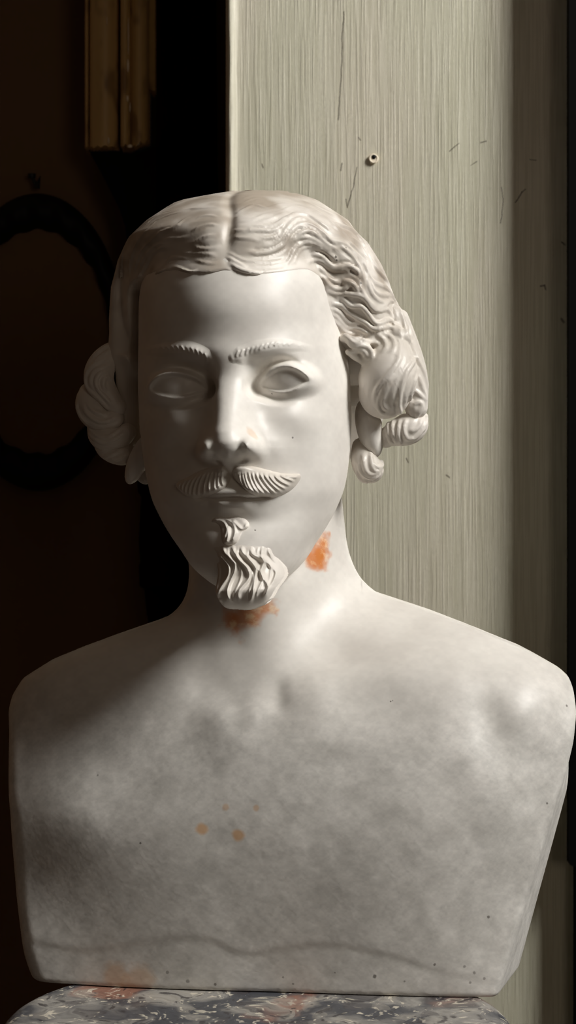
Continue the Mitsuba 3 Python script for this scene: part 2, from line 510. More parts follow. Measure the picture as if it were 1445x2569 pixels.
# mouth
mouth = uv_of([(482, 1247), (520, 1250), (553, 1252), (585, 1250), (619, 1252), (650, 1250), (690, 1245)])
upper = uv_of([(495, 1240), (540, 1236), (580, 1234), (620, 1236), (680, 1238)])
lower = uv_of([(520, 1263), (560, 1267), (600, 1267), (650, 1259)])
ridge(RR, upper, 0.0042, 0.0044, 0.3)
ridge(RR, lower, 0.0042, 0.0036, 0.3)
ridge(RR, mouth, 0.0011, -0.0034, 0.12)
RR += gau(0.0, -0.0895, 0.018, 0.0050, -0.0032)
RR += gau(0.0, -0.112, 0.016, 0.010, 0.0030)
# eyes
EYES = {
    'r': dict(open=crop([(800, 352), (830, 312), (880, 277), (950, 257), (1015, 270), (1062, 298), (1090, 326), (1050, 352), (1000, 374), (945, 384), (880, 378), (835, 364)], 320, 820, 2.408),
              lid=crop([(806, 322), (850, 268), (905, 238), (960, 232), (1020, 248), (1075, 284), (1128, 338)], 320, 820, 2.408),
              crease=crop([(752, 340), (775, 285), (830, 232), (900, 207), (980, 206), (1050, 232), (1105, 275)], 320, 820, 2.408),
              low=crop([(800, 368), (860, 386), (945, 396), (1010, 386), (1075, 358)], 320, 820, 2.408)),
    'l': dict(open=crop([(160, 384), (185, 342), (235, 312), (300, 300), (360, 308), (415, 332), (455, 368), (410, 392), (360, 408), (295, 418), (230, 412), (185, 400)], 320, 820, 2.408),
              lid=crop([(142, 392), (165, 340), (215, 296), (290, 276), (360, 284), (420, 308), (458, 340)], 320, 820, 2.408),
              crease=crop([(132, 372), (150, 315), (200, 266), (270, 244), (340, 246), (400, 268), (450, 305)], 320, 820, 2.408),
              low=crop([(160, 402), (220, 424), (295, 430), (365, 420), (440, 386)], 320, 820, 2.408))}
for side, e in EYES.items():
    op = uv_of(e['open'])
    cu, cv = op.mean(0)
    i, j, sd = poly_field(op, 0.016)
    re = 0.0230
    dome = np.sqrt(np.maximum(re ** 2 - (UU[i, j] - cu) ** 2 - 1.25 * (VV[i, j] - cv) ** 2, 1e-6))
    w0 = float(base_front(np.array([cu]), np.array([cv]))[0]) - (0.0004 if side == 'r' else 0.0022)        # the eyeball's front
    ball = w0 + re - dome
    slope = (-0.12 if side == 'r' else 0.0) * (UU[i, j] - cu) - 0.16 * (VV[i, j] - cv)
    ball = ball + slope
    face = BW[i, j] - RR[i, j]
    lidw = ball - 0.0020 * sst(-0.0002, 0.0007, sd) - 0.0004 * sst(0.0007, 0.002, sd) + 0.10 * np.maximum(sd - 0.002, 0)
    blend = sst(0.0105, 0.0030, sd)
    RR[i, j] = BW[i, j] - (face * (1 - blend) + lidw * blend)
    ridge(RR, uv_of(e['lid']), 0.0018, 0.0023 if side == 'r' else 0.0028, 0.10)
    ridge(RR, uv_of(e['crease']), 0.0022, -0.0044, 0.25)
    ridge(RR, uv_of(e['low']), 0.0010, 0.0007, 0.2)
for s in (-1, 1):
    RR += gau(s * 0.0255, 0.0125, 0.0105, 0.0042, -0.0014, s * 10)        # under the brow
RR = gaussian_filter(RR, 0.9)
from scipy.ndimage import maximum_filter
_gx, _gz = np.gradient(RR, GS)
STEEP = maximum_filter(1 / 1.0 * np.sqrt(1 + _gx ** 2 + _gz ** 2), 13)


def sample(F, u, v):
    return map_coordinates(F, [(u - GU[0]) / GS, (v - GV[0]) / GS], order=1, mode='nearest')


def loft(u, w, v, W, wf, ws, wb, p, over):
    a = np.abs(u) / np.maximum(W, 1e-4)
    dw = w - ws
    b = np.where(dw < 0, dw / (wf - ws), dw / (wb - ws))
    r = np.maximum((a ** p + np.abs(b) ** p) ** (1 / p), 1e-6)
    d = np.hypot(u, dw) * (1 - 1 / r)
    return np.where(over == 0, d, np.hypot(np.maximum(d, 0), over))


def f_head(P):
    q = to_head(P)
    u, w, v = q.T
    (W, wf, ws, wb, p), over = head_params(v)
    R = sample(RR, u, v) * sst(0.99, 0.93, np.abs(u) / np.maximum(W, 1e-4)) * sst(0.03, 0.0, w)
    return loft(u, w + R, v, W, wf, ws, wb, p, over) / np.where(w < 0, sample(STEEP, u, v), 1.0)


# ------------------------------------------------------------------ chest and shoulders
OUT = [(-6, 1800), (1, 1763), (30, 1718), (92, 1679), (180, 1643), (270, 1610), (380, 1572), (470, 1535), (560, 1480), (700, 1400), (820, 1410), (900, 1468), (960, 1499), (1000, 1512), (1100, 1545),
       (1230, 1595), (1340, 1640), (1400, 1672), (1428, 1697), (1439, 1730), (1438, 1780), (1425, 1850), (1380, 2020), (1320, 2240), (1246, 2512),
       (1225, 2600), (700, 2600), (170, 2600), (125, 2480), (100, 2446), (85, 2412), (74, 2380), (68, 2350), (54, 2250), (35, 2050), (8, 1900)]
YO = 0.055
OUTW = np.array([pix(x, y, YO)[[0, 2]] for x, y in OUT])
TS = 0.001
TX, TZ = np.arange(-0.20, 0.2001, TS), np.arange(-0.355, 0.0101, TS)
XX, ZZ = np.meshgrid(TX, TZ, indexing='ij')
_P = np.stack([XX.ravel(), ZZ.ravel()], 1)
_c = np.vstack([OUTW, OUTW[:1]])
_c = np.vstack([np.linspace(_c[k], _c[k + 1], max(2, int(np.linalg.norm(_c[k + 1] - _c[k]) / 0.0007)))[:-1] for k in range(len(OUTW))])
OUTD = cKDTree(_c).query(_P)[0]
OUTD = np.where(within(_c, _P), -OUTD, OUTD).reshape(XX.shape)
OUTD = gaussian_filter(OUTD, 2.2)
TOP = np.array([pix(x, y, YO)[[0, 2]] for x, y in OUT[1:20]])
_t = np.vstack([np.linspace(TOP[k], TOP[k + 1], 60) for k in range(len(TOP) - 1)])
TOPD = cKDTree(_t).query(_P)[0].reshape(XX.shape)

# depth of the chest's front: (pixel, pixel, y)
CH = [(160, 2470, .020), (400, 2478, .008), (700, 2490, .000), (1000, 2500, -.009), (1235, 2505, -.012),
      (75, 2370, .028), (300, 2370, .011), (600, 2370, .000), (900, 2370, -.008), (1250, 2400, -.006),
      (55, 2200, .042), (150, 2200, .028), (250, 2200, .016), (450, 2200, .002), (640, 2200, -.004), (850, 2200, -.010), (1080, 2200, -.011), (1300, 2200, .003),
      (40, 2050, .052), (130, 2050, .037), (220, 2050, .025), (400, 2050, .009), (520, 2050, .003), (640, 2050, -.003), (850, 2050, -.008), (1080, 2050, -.010), (1230, 2050, -.003), (1360, 2050, .013),
      (25, 1920, .070), (130, 1920, .053), (250, 1920, .041), (350, 1920, .030), (440, 1920, .020), (540, 1920, .011), (640, 1920, .004), (850, 1920, -.001), (1060, 1920, -.004), (1200, 1920, .001), (1390, 1920, .021),
      (20, 1800, .086), (110, 1800, .069), (200, 1800, .060), (300, 1800, .053), (400, 1800, .045), (480, 1800, .037), (550, 1795, .027), (615, 1810, .019), (800, 1800, .010), (1000, 1800, .007), (1130, 1780, .008), (1220, 1790, .0108), (1310, 1800, .0115), (1425, 1800, .027),
      (100, 1715, .076), (250, 1710, .064), (400, 1715, .057), (500, 1725, .051), (560, 1735, .044), (620, 1740, .036), (800, 1720, .027), (1000, 1700, .024), (1130, 1690, .021), (1225, 1690, .0225), (1320, 1710, .0215), (1420, 1720, .031),
      (300, 1640, .069), (480, 1640, .063), (650, 1640, .058), (850, 1640, .049), (1000, 1620, .045), (1200, 1630, .036), (1350, 1660, .032),
      (480, 1540, .080), (900, 1540, .070), (1050, 1550, .062), (700, 1500, .085)]
_w = np.array([pix(a, b, c) for a, b, c in CH])
_rb = RBFInterpolator(_w[:, [0, 2]] * 10, _w[:, 1], smoothing=4e-4, kernel='thin_plate_spline')
_cx, _cz = np.arange(-0.20, 0.2051, 0.005), np.arange(-0.355, 0.0151, 0.005)
_g = _rb(np.stack(np.meshgrid(_cx, _cz, indexing='ij'), -1).reshape(-1, 2) * 10).reshape(len(_cx), len(_cz))
CY = map_coordinates(_g, [(XX - _cx[0]) / 0.005, (ZZ - _cz[0]) / 0.005], order=3, mode='nearest')


def chest_px(pts):
    return np.array([pix(x, y, 0.01)[[0, 2]] for x, y in pts])


def tline(pts):
    c = curve(chest_px(pts), 0.0005)
    d, k = cKDTree(c).query(_P)
    return d.reshape(XX.shape), (k / (len(c) - 1)).reshape(XX.shape), c


def tridge(pts, width, amp, ends=0.2):
    global CY
    d, t, _ = tline(pts)
    CY = CY - amp * np.exp(-(d / width) ** 2) * (sst(0, ends, t) * sst(0, ends, 1 - t) if ends else 1)


tridge([(690, 1790), (760, 1745), (880, 1705), (1010, 1690), (1130, 1680)], 0.012, 0.0035, 0.3)      # right collarbone
tridge([(695, 1690), (698, 1740), (690, 1800)], 0.006, -0.0028, 0.4)                                     # beside the notch
tridge([(628, 1720), (635, 1800), (640, 1840)], 0.008, 0.002, 0.4)
tridge([(1212, 1670), (1222, 1740), (1232, 1830), (1250, 1930)], 0.011, -0.0014, 0.4)                   # groove between shoulder and chest
tridge([(1100, 1800), (1170, 1900), (1235, 2000), (1270, 2080)], 0.016, 0.0030, 0.4)
# the carved edge under the chest: below it a smooth strip lies a little further back
d, t, c = tline([(40, 2350), (70, 2366), (150, 2380), (250, 2376), (370, 2350), (470, 2338), (545, 2346), (605, 2372), (690, 2362), (800, 2346), (900, 2354), (1000, 2376), (1045, 2392), (1160, 2422), (1300, 2440)])
below = ZZ < np.interp(XX, c[:, 0], c[:, 1])
CY = CY + 0.0006 * np.where(below, sst(0, 0.005, d), 0)
# round the top of the shoulders back
tr = np.clip(TOPD / 0.040, 0, 1)
CY = CY + gaussian_filter(np.interp(XX, [-.12, 0.0], [.014, .026]) * (1 - np.sqrt(np.maximum(1 - (1 - tr) ** 2, 0))), 3.0)
# left edge is eased, right edge crisp
CY = gaussian_filter(CY, 1.0)


def tsample(F, x, z):
    return map_coordinates(F, [(x - TX[0]) / TS, (z - TZ[0]) / TS], order=1, mode='nearest')


BASEZ = pix(700, 2492, 0)[2]


def f_torso(P):
    x, y, z = P.T
    yf = tsample(CY, x, z)
    grow = np.clip(y - 0.03, -0.05, 0.030) * np.where(x > 0, 0.30, 0.12) * sst(0.02, 0.07, tsample(TOPD, x, z))         # the cut sides widen backwards
    side = tsample(OUTD, x, z) - grow + 0.0
    d = smax(side, (yf - y) * 0.85, np.where(x > 0.05, 0.0045, 0.009))
    d = smax(d, BASEZ - z, 0.003)
    return smax(d, y - np.interp(z, [-0.31, -0.20], [0.085, 0.150]), 0.01)


NB, NT = pix(688, 1640, 0.114), pix(660, 1180, 0.116)


def f_neck(P):
    x, y, z = P.T
    d = cone(P, NB, NT, 0.0580, 0.0520)
    scm = cone(P, pix(800, 1230, 0.095), pix(690, 1720, 0.054), 0.012, 0.007)
    scl = cone(P, pix(500, 1290, 0.110), pix(600, 1725, 0.062), 0.011, 0.006)
    thr = cone(P, pix(655, 1470, 0.070), pix(660, 1700, 0.066), 0.016, 0.012)
    return smin(smin(d, smin(scm, scl, 0.008), 0.012), thr, 0.02)


def f_ear(P):
    r = ellip(P, pix(926, 1075, 0.082), (0.0085, 0.012, 0.020), roty(-14))
    l = ellip(P, pix(350, 1150, 0.092), (0.0070, 0.010, 0.019), roty(24))
    return np.minimum(r, l)


def f_body(P):
    d = smin(f_head(P), f_neck(P), 0.004)
    d = smin(d, f_torso(P), 0.022)
    return smin(d, f_ear(P), 0.003)


FAST = 1.0
ZCUT = pix(700, 1640)[2]
_hd = surface_nets(f_body, (-0.135, -0.040, ZCUT), (0.120, 0.185, 0.21), 0.00078 * FAST)
_to = surface_nets(lambda P: f_body(P) + 0.0001 * sst(ZCUT - 0.003, ZCUT - 0.001, P[:, 2]), (-0.205, -0.045, -0.33), (0.205, 0.185, ZCUT + 0.002), 0.0013 * FAST)
body = trimesh.util.concatenate([_to, _hd])


def on_bust(pts, f):
    h, _ = ray_hits(pts, f, -0.05)
    return h + np.array([0, 0, CAMH])

# ------------------------------------------------------------------ hair
SIL_R = [(605, 484), (640, 477), (690, 475), (740, 480), (800, 503), (870, 550), (920, 610), (965, 680), (990, 745), (1012, 820), (1030, 865), (1010, 910), (985, 960), (965, 1010), (950, 1060), (940, 1095)]
SIL_L = [(590, 486), (568, 486), (500, 491), (430, 511), (360, 562), (320, 602), (292, 655), (275, 720), (270, 800), (272, 860), (285, 920), (300, 980), (315, 1040), (325, 1090)]


def sil(pts, y):
    q = to_head(np.array([pix(a, b, y) for a, b in pts]))
    o = np.argsort(q[:, 2])
    return q[o, 2], np.abs(q[o, 0])


SVR, SUR = sil(SIL_R, 0.085)
SVL, SUL = sil(SIL_L, 0.095)
VTOP = min(SVR[-1], SVL[-1])
HV = np.array([-0.060, -0.045, -0.01, 0.010, 0.030, 0.050, 0.062, 0.075, 0.090, 0.104, 0.116, 0.125, 0.131, 0.136])
HF = np.array([0.045, 0.030, 0.010, -0.030, -0.062, -0.0740, -0.0770, -0.0745, -0.0680, -0.0570, -0.0410, -0.0220, -0.0020, 0.0150])
HLINE = uv_of([(318, 1000), (322, 860), (326, 770), (340, 716), (385, 683), (430, 677), (508, 683), (552, 676), (567, 675), (585, 677), (612, 683), (664, 684), (730, 676), (772, 674), (800, 690), (818, 720), (828, 760), (846, 806), (868, 858), (884, 895), (897, 930), (905, 1000), (890, 1150), (600, 1180), (330, 1150)])
def cap_params(u, v):
    W = np.maximum(np.where(u > 0, np.interp(v, SVR, SUR), np.interp(v, SVL, SUL)), 0.004)
    vc = np.clip(v, HV[0], 0.1365)
    wf = np.interp(vc, HV, HF)
    ws = np.interp(vc, [-0.05, 0.0, 0.03, 0.1], [0.06, 0.045, 0.02, 0.022])
    wb = np.interp(vc, [-0.06, 0.0, 0.06, 0.10, 0.12, 0.136], [0.075, 0.105, 0.108, 0.090, 0.065, 0.03])
    p = np.interp(vc, [0.0, 0.04, 0.075, 0.1, 0.13], [1.6, 1.55, 1.75, 2.0, 2.0])
    return W, wf, ws, wb, p


_ii, _jj, _sd = poly_field(HLINE, 0.06)
_sdf = np.full(UU.shape, 0.05)
_sdf[_ii, _jj] = _sd
_W, _wf, _ws, _wb, _p = cap_params(UU, VV)
_wh = _ws - (_ws - _wf) * np.maximum(1 - np.clip(np.abs(UU) / _W, 0, 0.9995) ** _p, 0) ** (1 / _p)
_edge = np.clip(_wh - (BW - RR), -0.02, 0.035) + 0.0006 - 0.0020 * sst(0.0, 0.009, _sdf)      # brings the hair's edge down onto the skin
HR = _edge * sst(0.030, 0.0, _sdf) * sst(0.040, 0.050, VV + 0.02) - 0.030 * sst(0.0, -0.012, _sdf)
PART = uv_of([(565, 690), (566, 664), (572, 620), (580, 585), (588, 550), (594, 520), (600, 492), (604, 480)])
_i, _j, _d, _t = line_field(PART, 0.03)
HR[_i, _j] += sst(0.16, 0.45, _t) * -0.0034 * np.exp(-(_d / 0.0034) ** 2) + 0.0011 * np.exp(-((_d - 0.012) / 0.009) ** 2)
HR = gaussian_filter(HR, 1.5)
_gx, _gz = np.gradient(HR, GS)
STEEPH = maximum_filter(np.sqrt(1 + _gx ** 2 + _gz ** 2), 13)


def f_cap(P):
    q = to_head(P)
    u, w, v = q.T
    W, wf, ws, wb, p = cap_params(u, v)
    R = sample(HR, u, v) * sst(0.05, 0.02, w)
    d = loft(u, w + R, v, W, wf, ws, wb, p, 0 * v)
    d = smax(d, np.maximum(v - np.where(u > 0, SVR[-1], SVL[-1]), -0.05 - v), 0.004)
    d = d / np.where(w < 0.05, sample(STEEPH, u, v), 1.0)
    d = smax(d, np.interp(v, [-.06, 0.0, .02, .045], [.05, .04, .0, -.09]) - w, 0.003)
    return d * 0.8


def px3(px, py, y):
    return pix(px, py, y)


def blob_chain(pts):
    """tapering rounded lock through (px, py, y, radius in px)"""
    pts = np.asarray(pts, float)
    c = curve(np.array([list(pix(a, b, y)) + [r * (DIST + y) / FPX] for a, b, y, r in pts]), 0.0005)

    def f(P):
        d, k = cKDTree(c[:, :3]).query(P)
        return d - c[k, 3]
    return f


def ray_hits(pts, f, y0=-0.03, y1=0.16, tol=0.0):
    """where the rays through the pixels first meet f < 0 (or pass it nearest)"""
    pts = np.asarray(pts, float)
    y = np.full(len(pts), y0)
    best, bd = y.copy(), np.full(len(pts), 9.0)
    done = np.zeros(len(pts), bool)
    for _ in range(110):
        s = (DIST + y) / FPX
        P = np.stack([(pts[:, 0] - 722.5) * s, y, (1284.5 - pts[:, 1]) * s], 1)
        d = f(P)
        m = (d < bd) & ~done
        best[m], bd[m] = y[m], d[m]
        done |= d < 0.0003
        y = np.where(done, y, np.minimum(y + np.maximum(0.7 * d, 0.0006), y1))
    s = (DIST + best) / FPX
    return np.stack([(pts[:, 0] - 722.5) * s, best, (1284.5 - pts[:, 1]) * s], 1), bd


def combed(f, strands, *more, **kw):
    return _combed(f, strands, *more, **kw) if strands else f


def _combed(f, strands, width=0.0013, amp=0.0021, fine=0.00012, pitch=0.0015, reach=0.006):
    """f with ridges along strands (pixel polylines laid on its surface)"""
    Q, A, WD = [], [], []
    for st in strands:
        st, a, wd = st
        c = curve(st, 3.0)
        h, bd = ray_hits(c, f)
        k = bd < 0.004
        t = np.linspace(0, 1, len(c))
        Q.append(h[k])
        WD.append(np.full(k.sum(), wd * width))
        A.append((a * sst(0, 0.12, t) * sst(0, 0.12, 1 - t))[k])
    Q, A, WD = np.vstack(Q), np.concatenate(A), np.concatenate(WD)
    tree = cKDTree(Q)

    def g(P):
        d = f(P)
        near = np.abs(d) < 0.006
        r, k = tree.query(P[near], k=6, distance_upper_bound=0.02)
        k0 = np.minimum(k, len(Q) - 1)
        w = np.where(np.isfinite(r), np.exp(-((r - r[:, :1]) / 0.0012) ** 2), 0)
        a = (w * A[k0]).sum(1) / np.maximum(w.sum(1), 1e-9)
        r0 = np.minimum(r[:, 0], 0.02)
        wl = WD[k0[:, 0]]
        h = amp * a * (np.exp(-(r0 / wl) ** 2) - 0.22 * np.exp(-((r0 - 2.1 * wl) / wl) ** 2)) + fine * a * np.cos(2 * np.pi * r0 / pitch) * np.exp(-(r0 / reach) ** 2)
        d = d.copy()
        d[near] -= h
        return d
    return g


C1, C2, C3, C4, C5, C6 = (540, 460, 5.558), (740, 500, 5.558), (780, 680, 5.558), (860, 840, 6.02), (860, 1000, 6.02), (300, 470, 4.817)
C7, C8 = (170, 820, 6.283), (170, 1000, 6.283)


def S(c, *pts, a=1.0, w=1.0):
    return (crop(pts, *c), float(a), float(w))


CAP_STRANDS = [
    S(C1, (340, 300), (500, 220), (700, 190), (950, 200), (1100, 210), (1300, 270), (1445, 340), (1700, 480), (1900, 620), a=0.32, w=0.75),
    S(C1, (330, 240), (520, 170), (760, 140), (1000, 150), (1250, 210), (1500, 310), a=0.24, w=0.75),
    S(C1, (260, 400), (400, 360), (560, 300), (700, 340), (860, 300), (1000, 280), (1150, 290), (1300, 340), (1445, 410), a=0.35, w=0.75),
    S(C1, (290, 550), (430, 520), (560, 490), (700, 430), (900, 390), (1050, 330), (1200, 340), (1400, 390), (1560, 470), a=0.42, w=0.75),
    S(C1, (240, 480), (400, 440), (560, 410), (740, 380), (900, 340), a=0.28, w=0.75),
    S(C1, (500, 600), (640, 600), (800, 590), (900, 540), (1000, 480), (1100, 430), (1180, 415), (1300, 440), (1445, 530), (1560, 610), (1640, 680), a=1.10),
    S(C1, (420, 670), (560, 650), (700, 655), (830, 640), (930, 570), (1020, 490), a=0.80),
    S(C1, (640, 515), (760, 490), (860, 450), (960, 410), a=0.42, w=0.75),
    S(C1, (620, 790), (760, 760), (850, 730), (900, 660), a=0.42, w=0.75),
    S(C1, (240, 660), (330, 650), (420, 640), a=0.28, w=0.75),
    S(C1, (250, 750), (400, 760), (560, 790), (700, 830), (800, 800), a=0.21, w=0.75),
    S(C1, (430, 960), (600, 970), (760, 945), (880, 895), (950, 840), (1010, 740), (1080, 640), (1150, 585), (1250, 555), (1350, 580), (1445, 640), (1540, 720), (1640, 810), (1720, 860), a=1.00),
    S(C1, (620, 880), (760, 860), (880, 800), (950, 700), (1010, 610), (1090, 520), (1180, 480), (1290, 500), a=0.70),
    S(C1, (1060, 830), (1100, 770), (1200, 690), (1300, 660), (1400, 700), (1480, 770), a=0.90),
    S(C1, (1130, 590), (1240, 600), (1340, 620), (1445, 680), (1560, 790), a=0.35, w=0.75),
    S(C1, (960, 1130), (1040, 1060), (1090, 960), (1140, 890), (1200, 845), (1290, 825), (1400, 850), (1530, 910), (1640, 950), a=0.80),
    S(C1, (1060, 1120), (1130, 1040), (1170, 950), (1240, 900), (1330, 890), a=0.35, w=0.75),
    S(C1, (180, 1030), (260, 1080), (340, 1130), (430, 1160), a=0.70),
    S(C1, (220, 1110), (330, 1180), (480, 1230), (620, 1240), a=0.80),
    S(C1, (160, 960), (300, 1030), (460, 1080), (700, 1100), (880, 1085), (1000, 1020), a=0.32, w=0.75),
    S(C1, (460, 1140), (640, 1150), (820, 1140), (960, 1100), a=0.21, w=0.75),
    S(C2, (200, 800), (290, 775), (380, 810), (450, 880), (520, 940), (600, 958), (700, 935), (770, 935), (850, 980), (910, 1060), a=1.0),
    S(C2, (170, 905), (270, 845), (360, 860), (430, 905), (500, 960), (590, 985), (660, 975), (740, 1000), a=.7),
    S(C2, (330, 960), (400, 1010), (450, 1080), (520, 1130), (600, 1150), a=.5),
    S(C2, (380, 1070), (430, 1130), (490, 1220), (580, 1258), (690, 1240), (740, 1180), (790, 1175), (830, 1210), (860, 1290), a=1.1),
    S(C2, (240, 480), (330, 520), (420, 600), (500, 660), (600, 690), a=.4),
    S(C2, (260, 690), (380, 700), (480, 760), (560, 830), a=.4),
    S(C2, (0, 560), (90, 530), (210, 540), (330, 600), (440, 660), (560, 720), a=.4),
    S(C2, (100, 60), (260, 130), (420, 230), (560, 340), (680, 450), (800, 560), a=.4),
    S(C2, (490, 280), (600, 345), (720, 380), (820, 445), (900, 530), (960, 620), (1010, 720), (1060, 830), (1120, 930), (1200, 1040), (1280, 1120), (1340, 1200), a=1.0),
    S(C2, (800, 700), (880, 770), (960, 870), (1010, 980), (1060, 1090), (1150, 1175), (1250, 1210), (1330, 1290), (1400, 1400), a=.8),
    S(C2, (720, 580), (820, 640), (900, 720), (990, 810), (1040, 930), a=.6),
    S(C2, (760, 540), (860, 580), (940, 670), (1010, 790), (1060, 900), a=.5),
    S(C2, (500, 300), (560, 380), (620, 420), a=.7),
    S(C2, (700, 250), (820, 340), (930, 470), (1040, 640), (1150, 830), (1260, 1020), a=.5),
    S(C2, (700, 1150), (780, 1165), (840, 1220), (880, 1310), a=.6),
    S(C2, (440, 520), (540, 580), (660, 600), (760, 660), (850, 760), (930, 870), a=.5),
    S(C2, (620, 640), (720, 700), (820, 800), (900, 930), (950, 1060), (980, 1180), a=.4),
    S(C3, (220, 130), (290, 225), (390, 255), (480, 240), (540, 190), (590, 190), (630, 250), (650, 310), a=0.90),
    S(C3, (230, 240), (290, 300), (390, 325), (470, 320), (560, 320), (650, 330), (740, 370), (800, 440), (850, 510), (930, 550), (1000, 540), (1060, 530), (1110, 580), (1140, 650), a=0.99),
    S(C3, (950, 510), (1040, 470), (1120, 410), (1160, 450), (1180, 560), (1200, 700), (1215, 800), a=0.81),
    S(C3, (690, 210), (740, 330), (820, 440), (900, 500), a=0.45),
    S(C3, (830, 120), (880, 250), (960, 320), (1060, 340), (1150, 360), a=0.54),
    S(C3, (790, 60), (830, 250), (900, 360), (980, 420), (1060, 420), a=0.45),
    S(C3, (380, 380), (450, 400), (520, 465), (600, 500), (680, 490), (760, 550), (820, 630), (870, 700), (930, 735), (1010, 720), (1080, 678), (1140, 700), (1180, 760), (1210, 840), a=0.99),
    S(C3, (270, 460), (370, 470), (450, 500), (500, 560), (580, 620), (680, 680), (770, 730), (840, 790), (910, 808), (1000, 790), (1090, 770), (1160, 800), (1200, 860), a=0.90),
    S(C3, (270, 530), (350, 555), (430, 620), (490, 700), (570, 740), (660, 720), a=0.72),
    S(C3, (290, 600), (360, 640), (430, 730), (520, 800), (620, 800), (720, 830), (800, 880), a=0.63),
    S(C3, (330, 700), (430, 790), (520, 860), (600, 870), a=0.45),
    S(C3, (870, 130), (950, 185), (1030, 220), (1100, 280), (1170, 390), (1230, 510), (1290, 690), (1350, 870), (1400, 1000), (1440, 1090), a=0.81),
    S(C3, (1190, 420), (1215, 560), (1230, 700), (1240, 850), (1270, 980), (1300, 1100), a=0.45),
    S(C3, (500, 900), (550, 965), (620, 1000), (700, 985), (750, 930), a=0.81),
    S(C3, (560, 900), (630, 930), (700, 900), a=0.45),
    S(C3, (520, 1010), (600, 1062), (700, 1040), (790, 1055), (845, 1120), (830, 1220), a=0.90),
    S(C3, (490, 1110), (590, 1130), (680, 1110), (750, 1150), (755, 1220), a=0.90),
    S(C3, (940, 900), (1010, 950), (1045, 1030), (1000, 1120), a=0.72),
    S(C3, (1040, 890), (1140, 940), (1170, 1040), (1110, 1130), a=0.72),
    S(C3, (1200, 930), (1245, 1050), (1220, 1180), a=0.54),
    S(C6, (600, 738), (520, 728), (430, 770), (360, 840), (310, 940), (250, 1040), (190, 1105), a=0.48, w=0.8),
    S(C6, (560, 680), (480, 690), (400, 730), (330, 800), (280, 880), (230, 980), a=0.38, w=0.8),
    S(C6, (530, 1000), (460, 1040), (400, 1100), (350, 1140), a=0.38, w=0.8),
    S(C6, (1190, 715), (1100, 745), (1000, 745), (900, 720), a=0.43, w=0.8),
    S(C6, (1170, 830), (1090, 810), (980, 800), (840, 800), (740, 790), a=0.29, w=0.8),
    S(C6, (1180, 360), (1100, 340), (1020, 340), (940, 370), a=0.34, w=0.8),
    S(C6, (1180, 460), (1060, 450), (960, 480), (880, 520), a=0.34, w=0.8),
    S(C6, (1190, 250), (1080, 240), (960, 250), (840, 240), a=0.24, w=0.8),
    S(C6, (1200, 150), (1060, 130), (900, 150), (740, 200), (600, 260), a=0.19, w=0.8),
    S(C6, (860, 370), (760, 400), (700, 450), (600, 500), (500, 540), (420, 600), a=0.29, w=0.8),
    S(C6, (760, 290), (600, 330), (480, 380), (380, 450), a=0.29, w=0.8),
    S(C6, (720, 240), (600, 280), (500, 310), (400, 370), (300, 460), a=0.24, w=0.8),
    S(C6, (820, 590), (700, 620), (600, 620), (520, 640), a=0.24, w=0.8),
    S(C6, (820, 860), (720, 850), (620, 860), (560, 920), a=0.34, w=0.8),
    S(C6, (920, 1000), (820, 1015), (740, 980), (640, 960), a=0.29, w=0.8),
    S(C6, (1150, 580), (1040, 590), (940, 640), (860, 700), a=0.29, w=0.8),
    S(C6, (1190, 900), (1100, 920), (1000, 900), (900, 880), a=0.24, w=0.8),
    S(C6, (360, 480), (250, 600), (170, 740), (120, 900), (110, 1060), a=0.24, w=0.8),
    S(C6, (480, 560), (360, 660), (260, 780), (200, 920), (150, 1050), a=0.24, w=0.8),
    S(C6, (80, 680), (30, 800), (10, 950), (0, 1150), a=0.19, w=0.8)]

LOCKS = {}
lock_a = blob_chain([(1000, 850, .066, 30), (985, 900, .064, 60), (975, 945, .062, 74), (965, 985, .064, 66)])
temple_a = blob_chain([(868, 846, .050, 9), (886, 860, .050, 14), (906, 868, .052, 17), (922, 884, .054, 16), (926, 904, .056, 11)])
temple_b = blob_chain([(874, 884, .052, 9), (892, 890, .054, 14), (908, 902, .056, 12)])
filler = blob_chain([(312, 860, .098, 24), (318, 940, .100, 28), (322, 1020, .102, 26), (332, 1100, .104, 20)])
lock_b = blob_chain([(1000, 800, .078, 26), (1026, 880, .078, 30), (1040, 940, .078, 32), (1045, 985, .078, 30), (1044, 1022, .078, 29)])
R_LOCK = [
    S(C4, (960, 0), (1010, 90), (1060, 190), (1110, 290), (1170, 420), (1240, 570), (1280, 720), (1295, 850), a=0.62, w=1.0),
    S(C4, (1085, 280), (1085, 390), (1000, 520), (930, 660), (890, 780), (860, 920), (850, 1080), (880, 1180), (940, 1220), a=1.01, w=1.0),
    S(C4, (1150, 540), (1110, 680), (1060, 820), (1030, 960), (1010, 1100), (1030, 1200), (1080, 1250), (1150, 1180), (1200, 1090), (1190, 1030), (1110, 1030), (1060, 1090), (1080, 1160), a=0.78, w=1.0),
    S(C4, (870, 230), (840, 380), (760, 510), (650, 640), (540, 780), (480, 920), (480, 1060), a=0.93, w=1.0),
    S(C4, (770, 640), (670, 740), (590, 880), (530, 1020), (540, 1120), (600, 1190), (680, 1200), a=0.93, w=1.0),
    S(C4, (710, 740), (640, 850), (600, 980), (620, 1090), (690, 1140), a=0.62, w=1.0),
    S(C4, (1150, 600), (1200, 760), (1250, 900), (1285, 1000), a=0.54, w=1.0),
    S(C4, (1080, 830), (1160, 900), (1260, 980), a=0.62, w=1.0)]
LOCKS['curl'] = blob_chain([(1046, 1040, .086, 24), (1030, 1072, .082, 40), (1000, 1085, .080, 36), (968, 1100, .082, 24)])
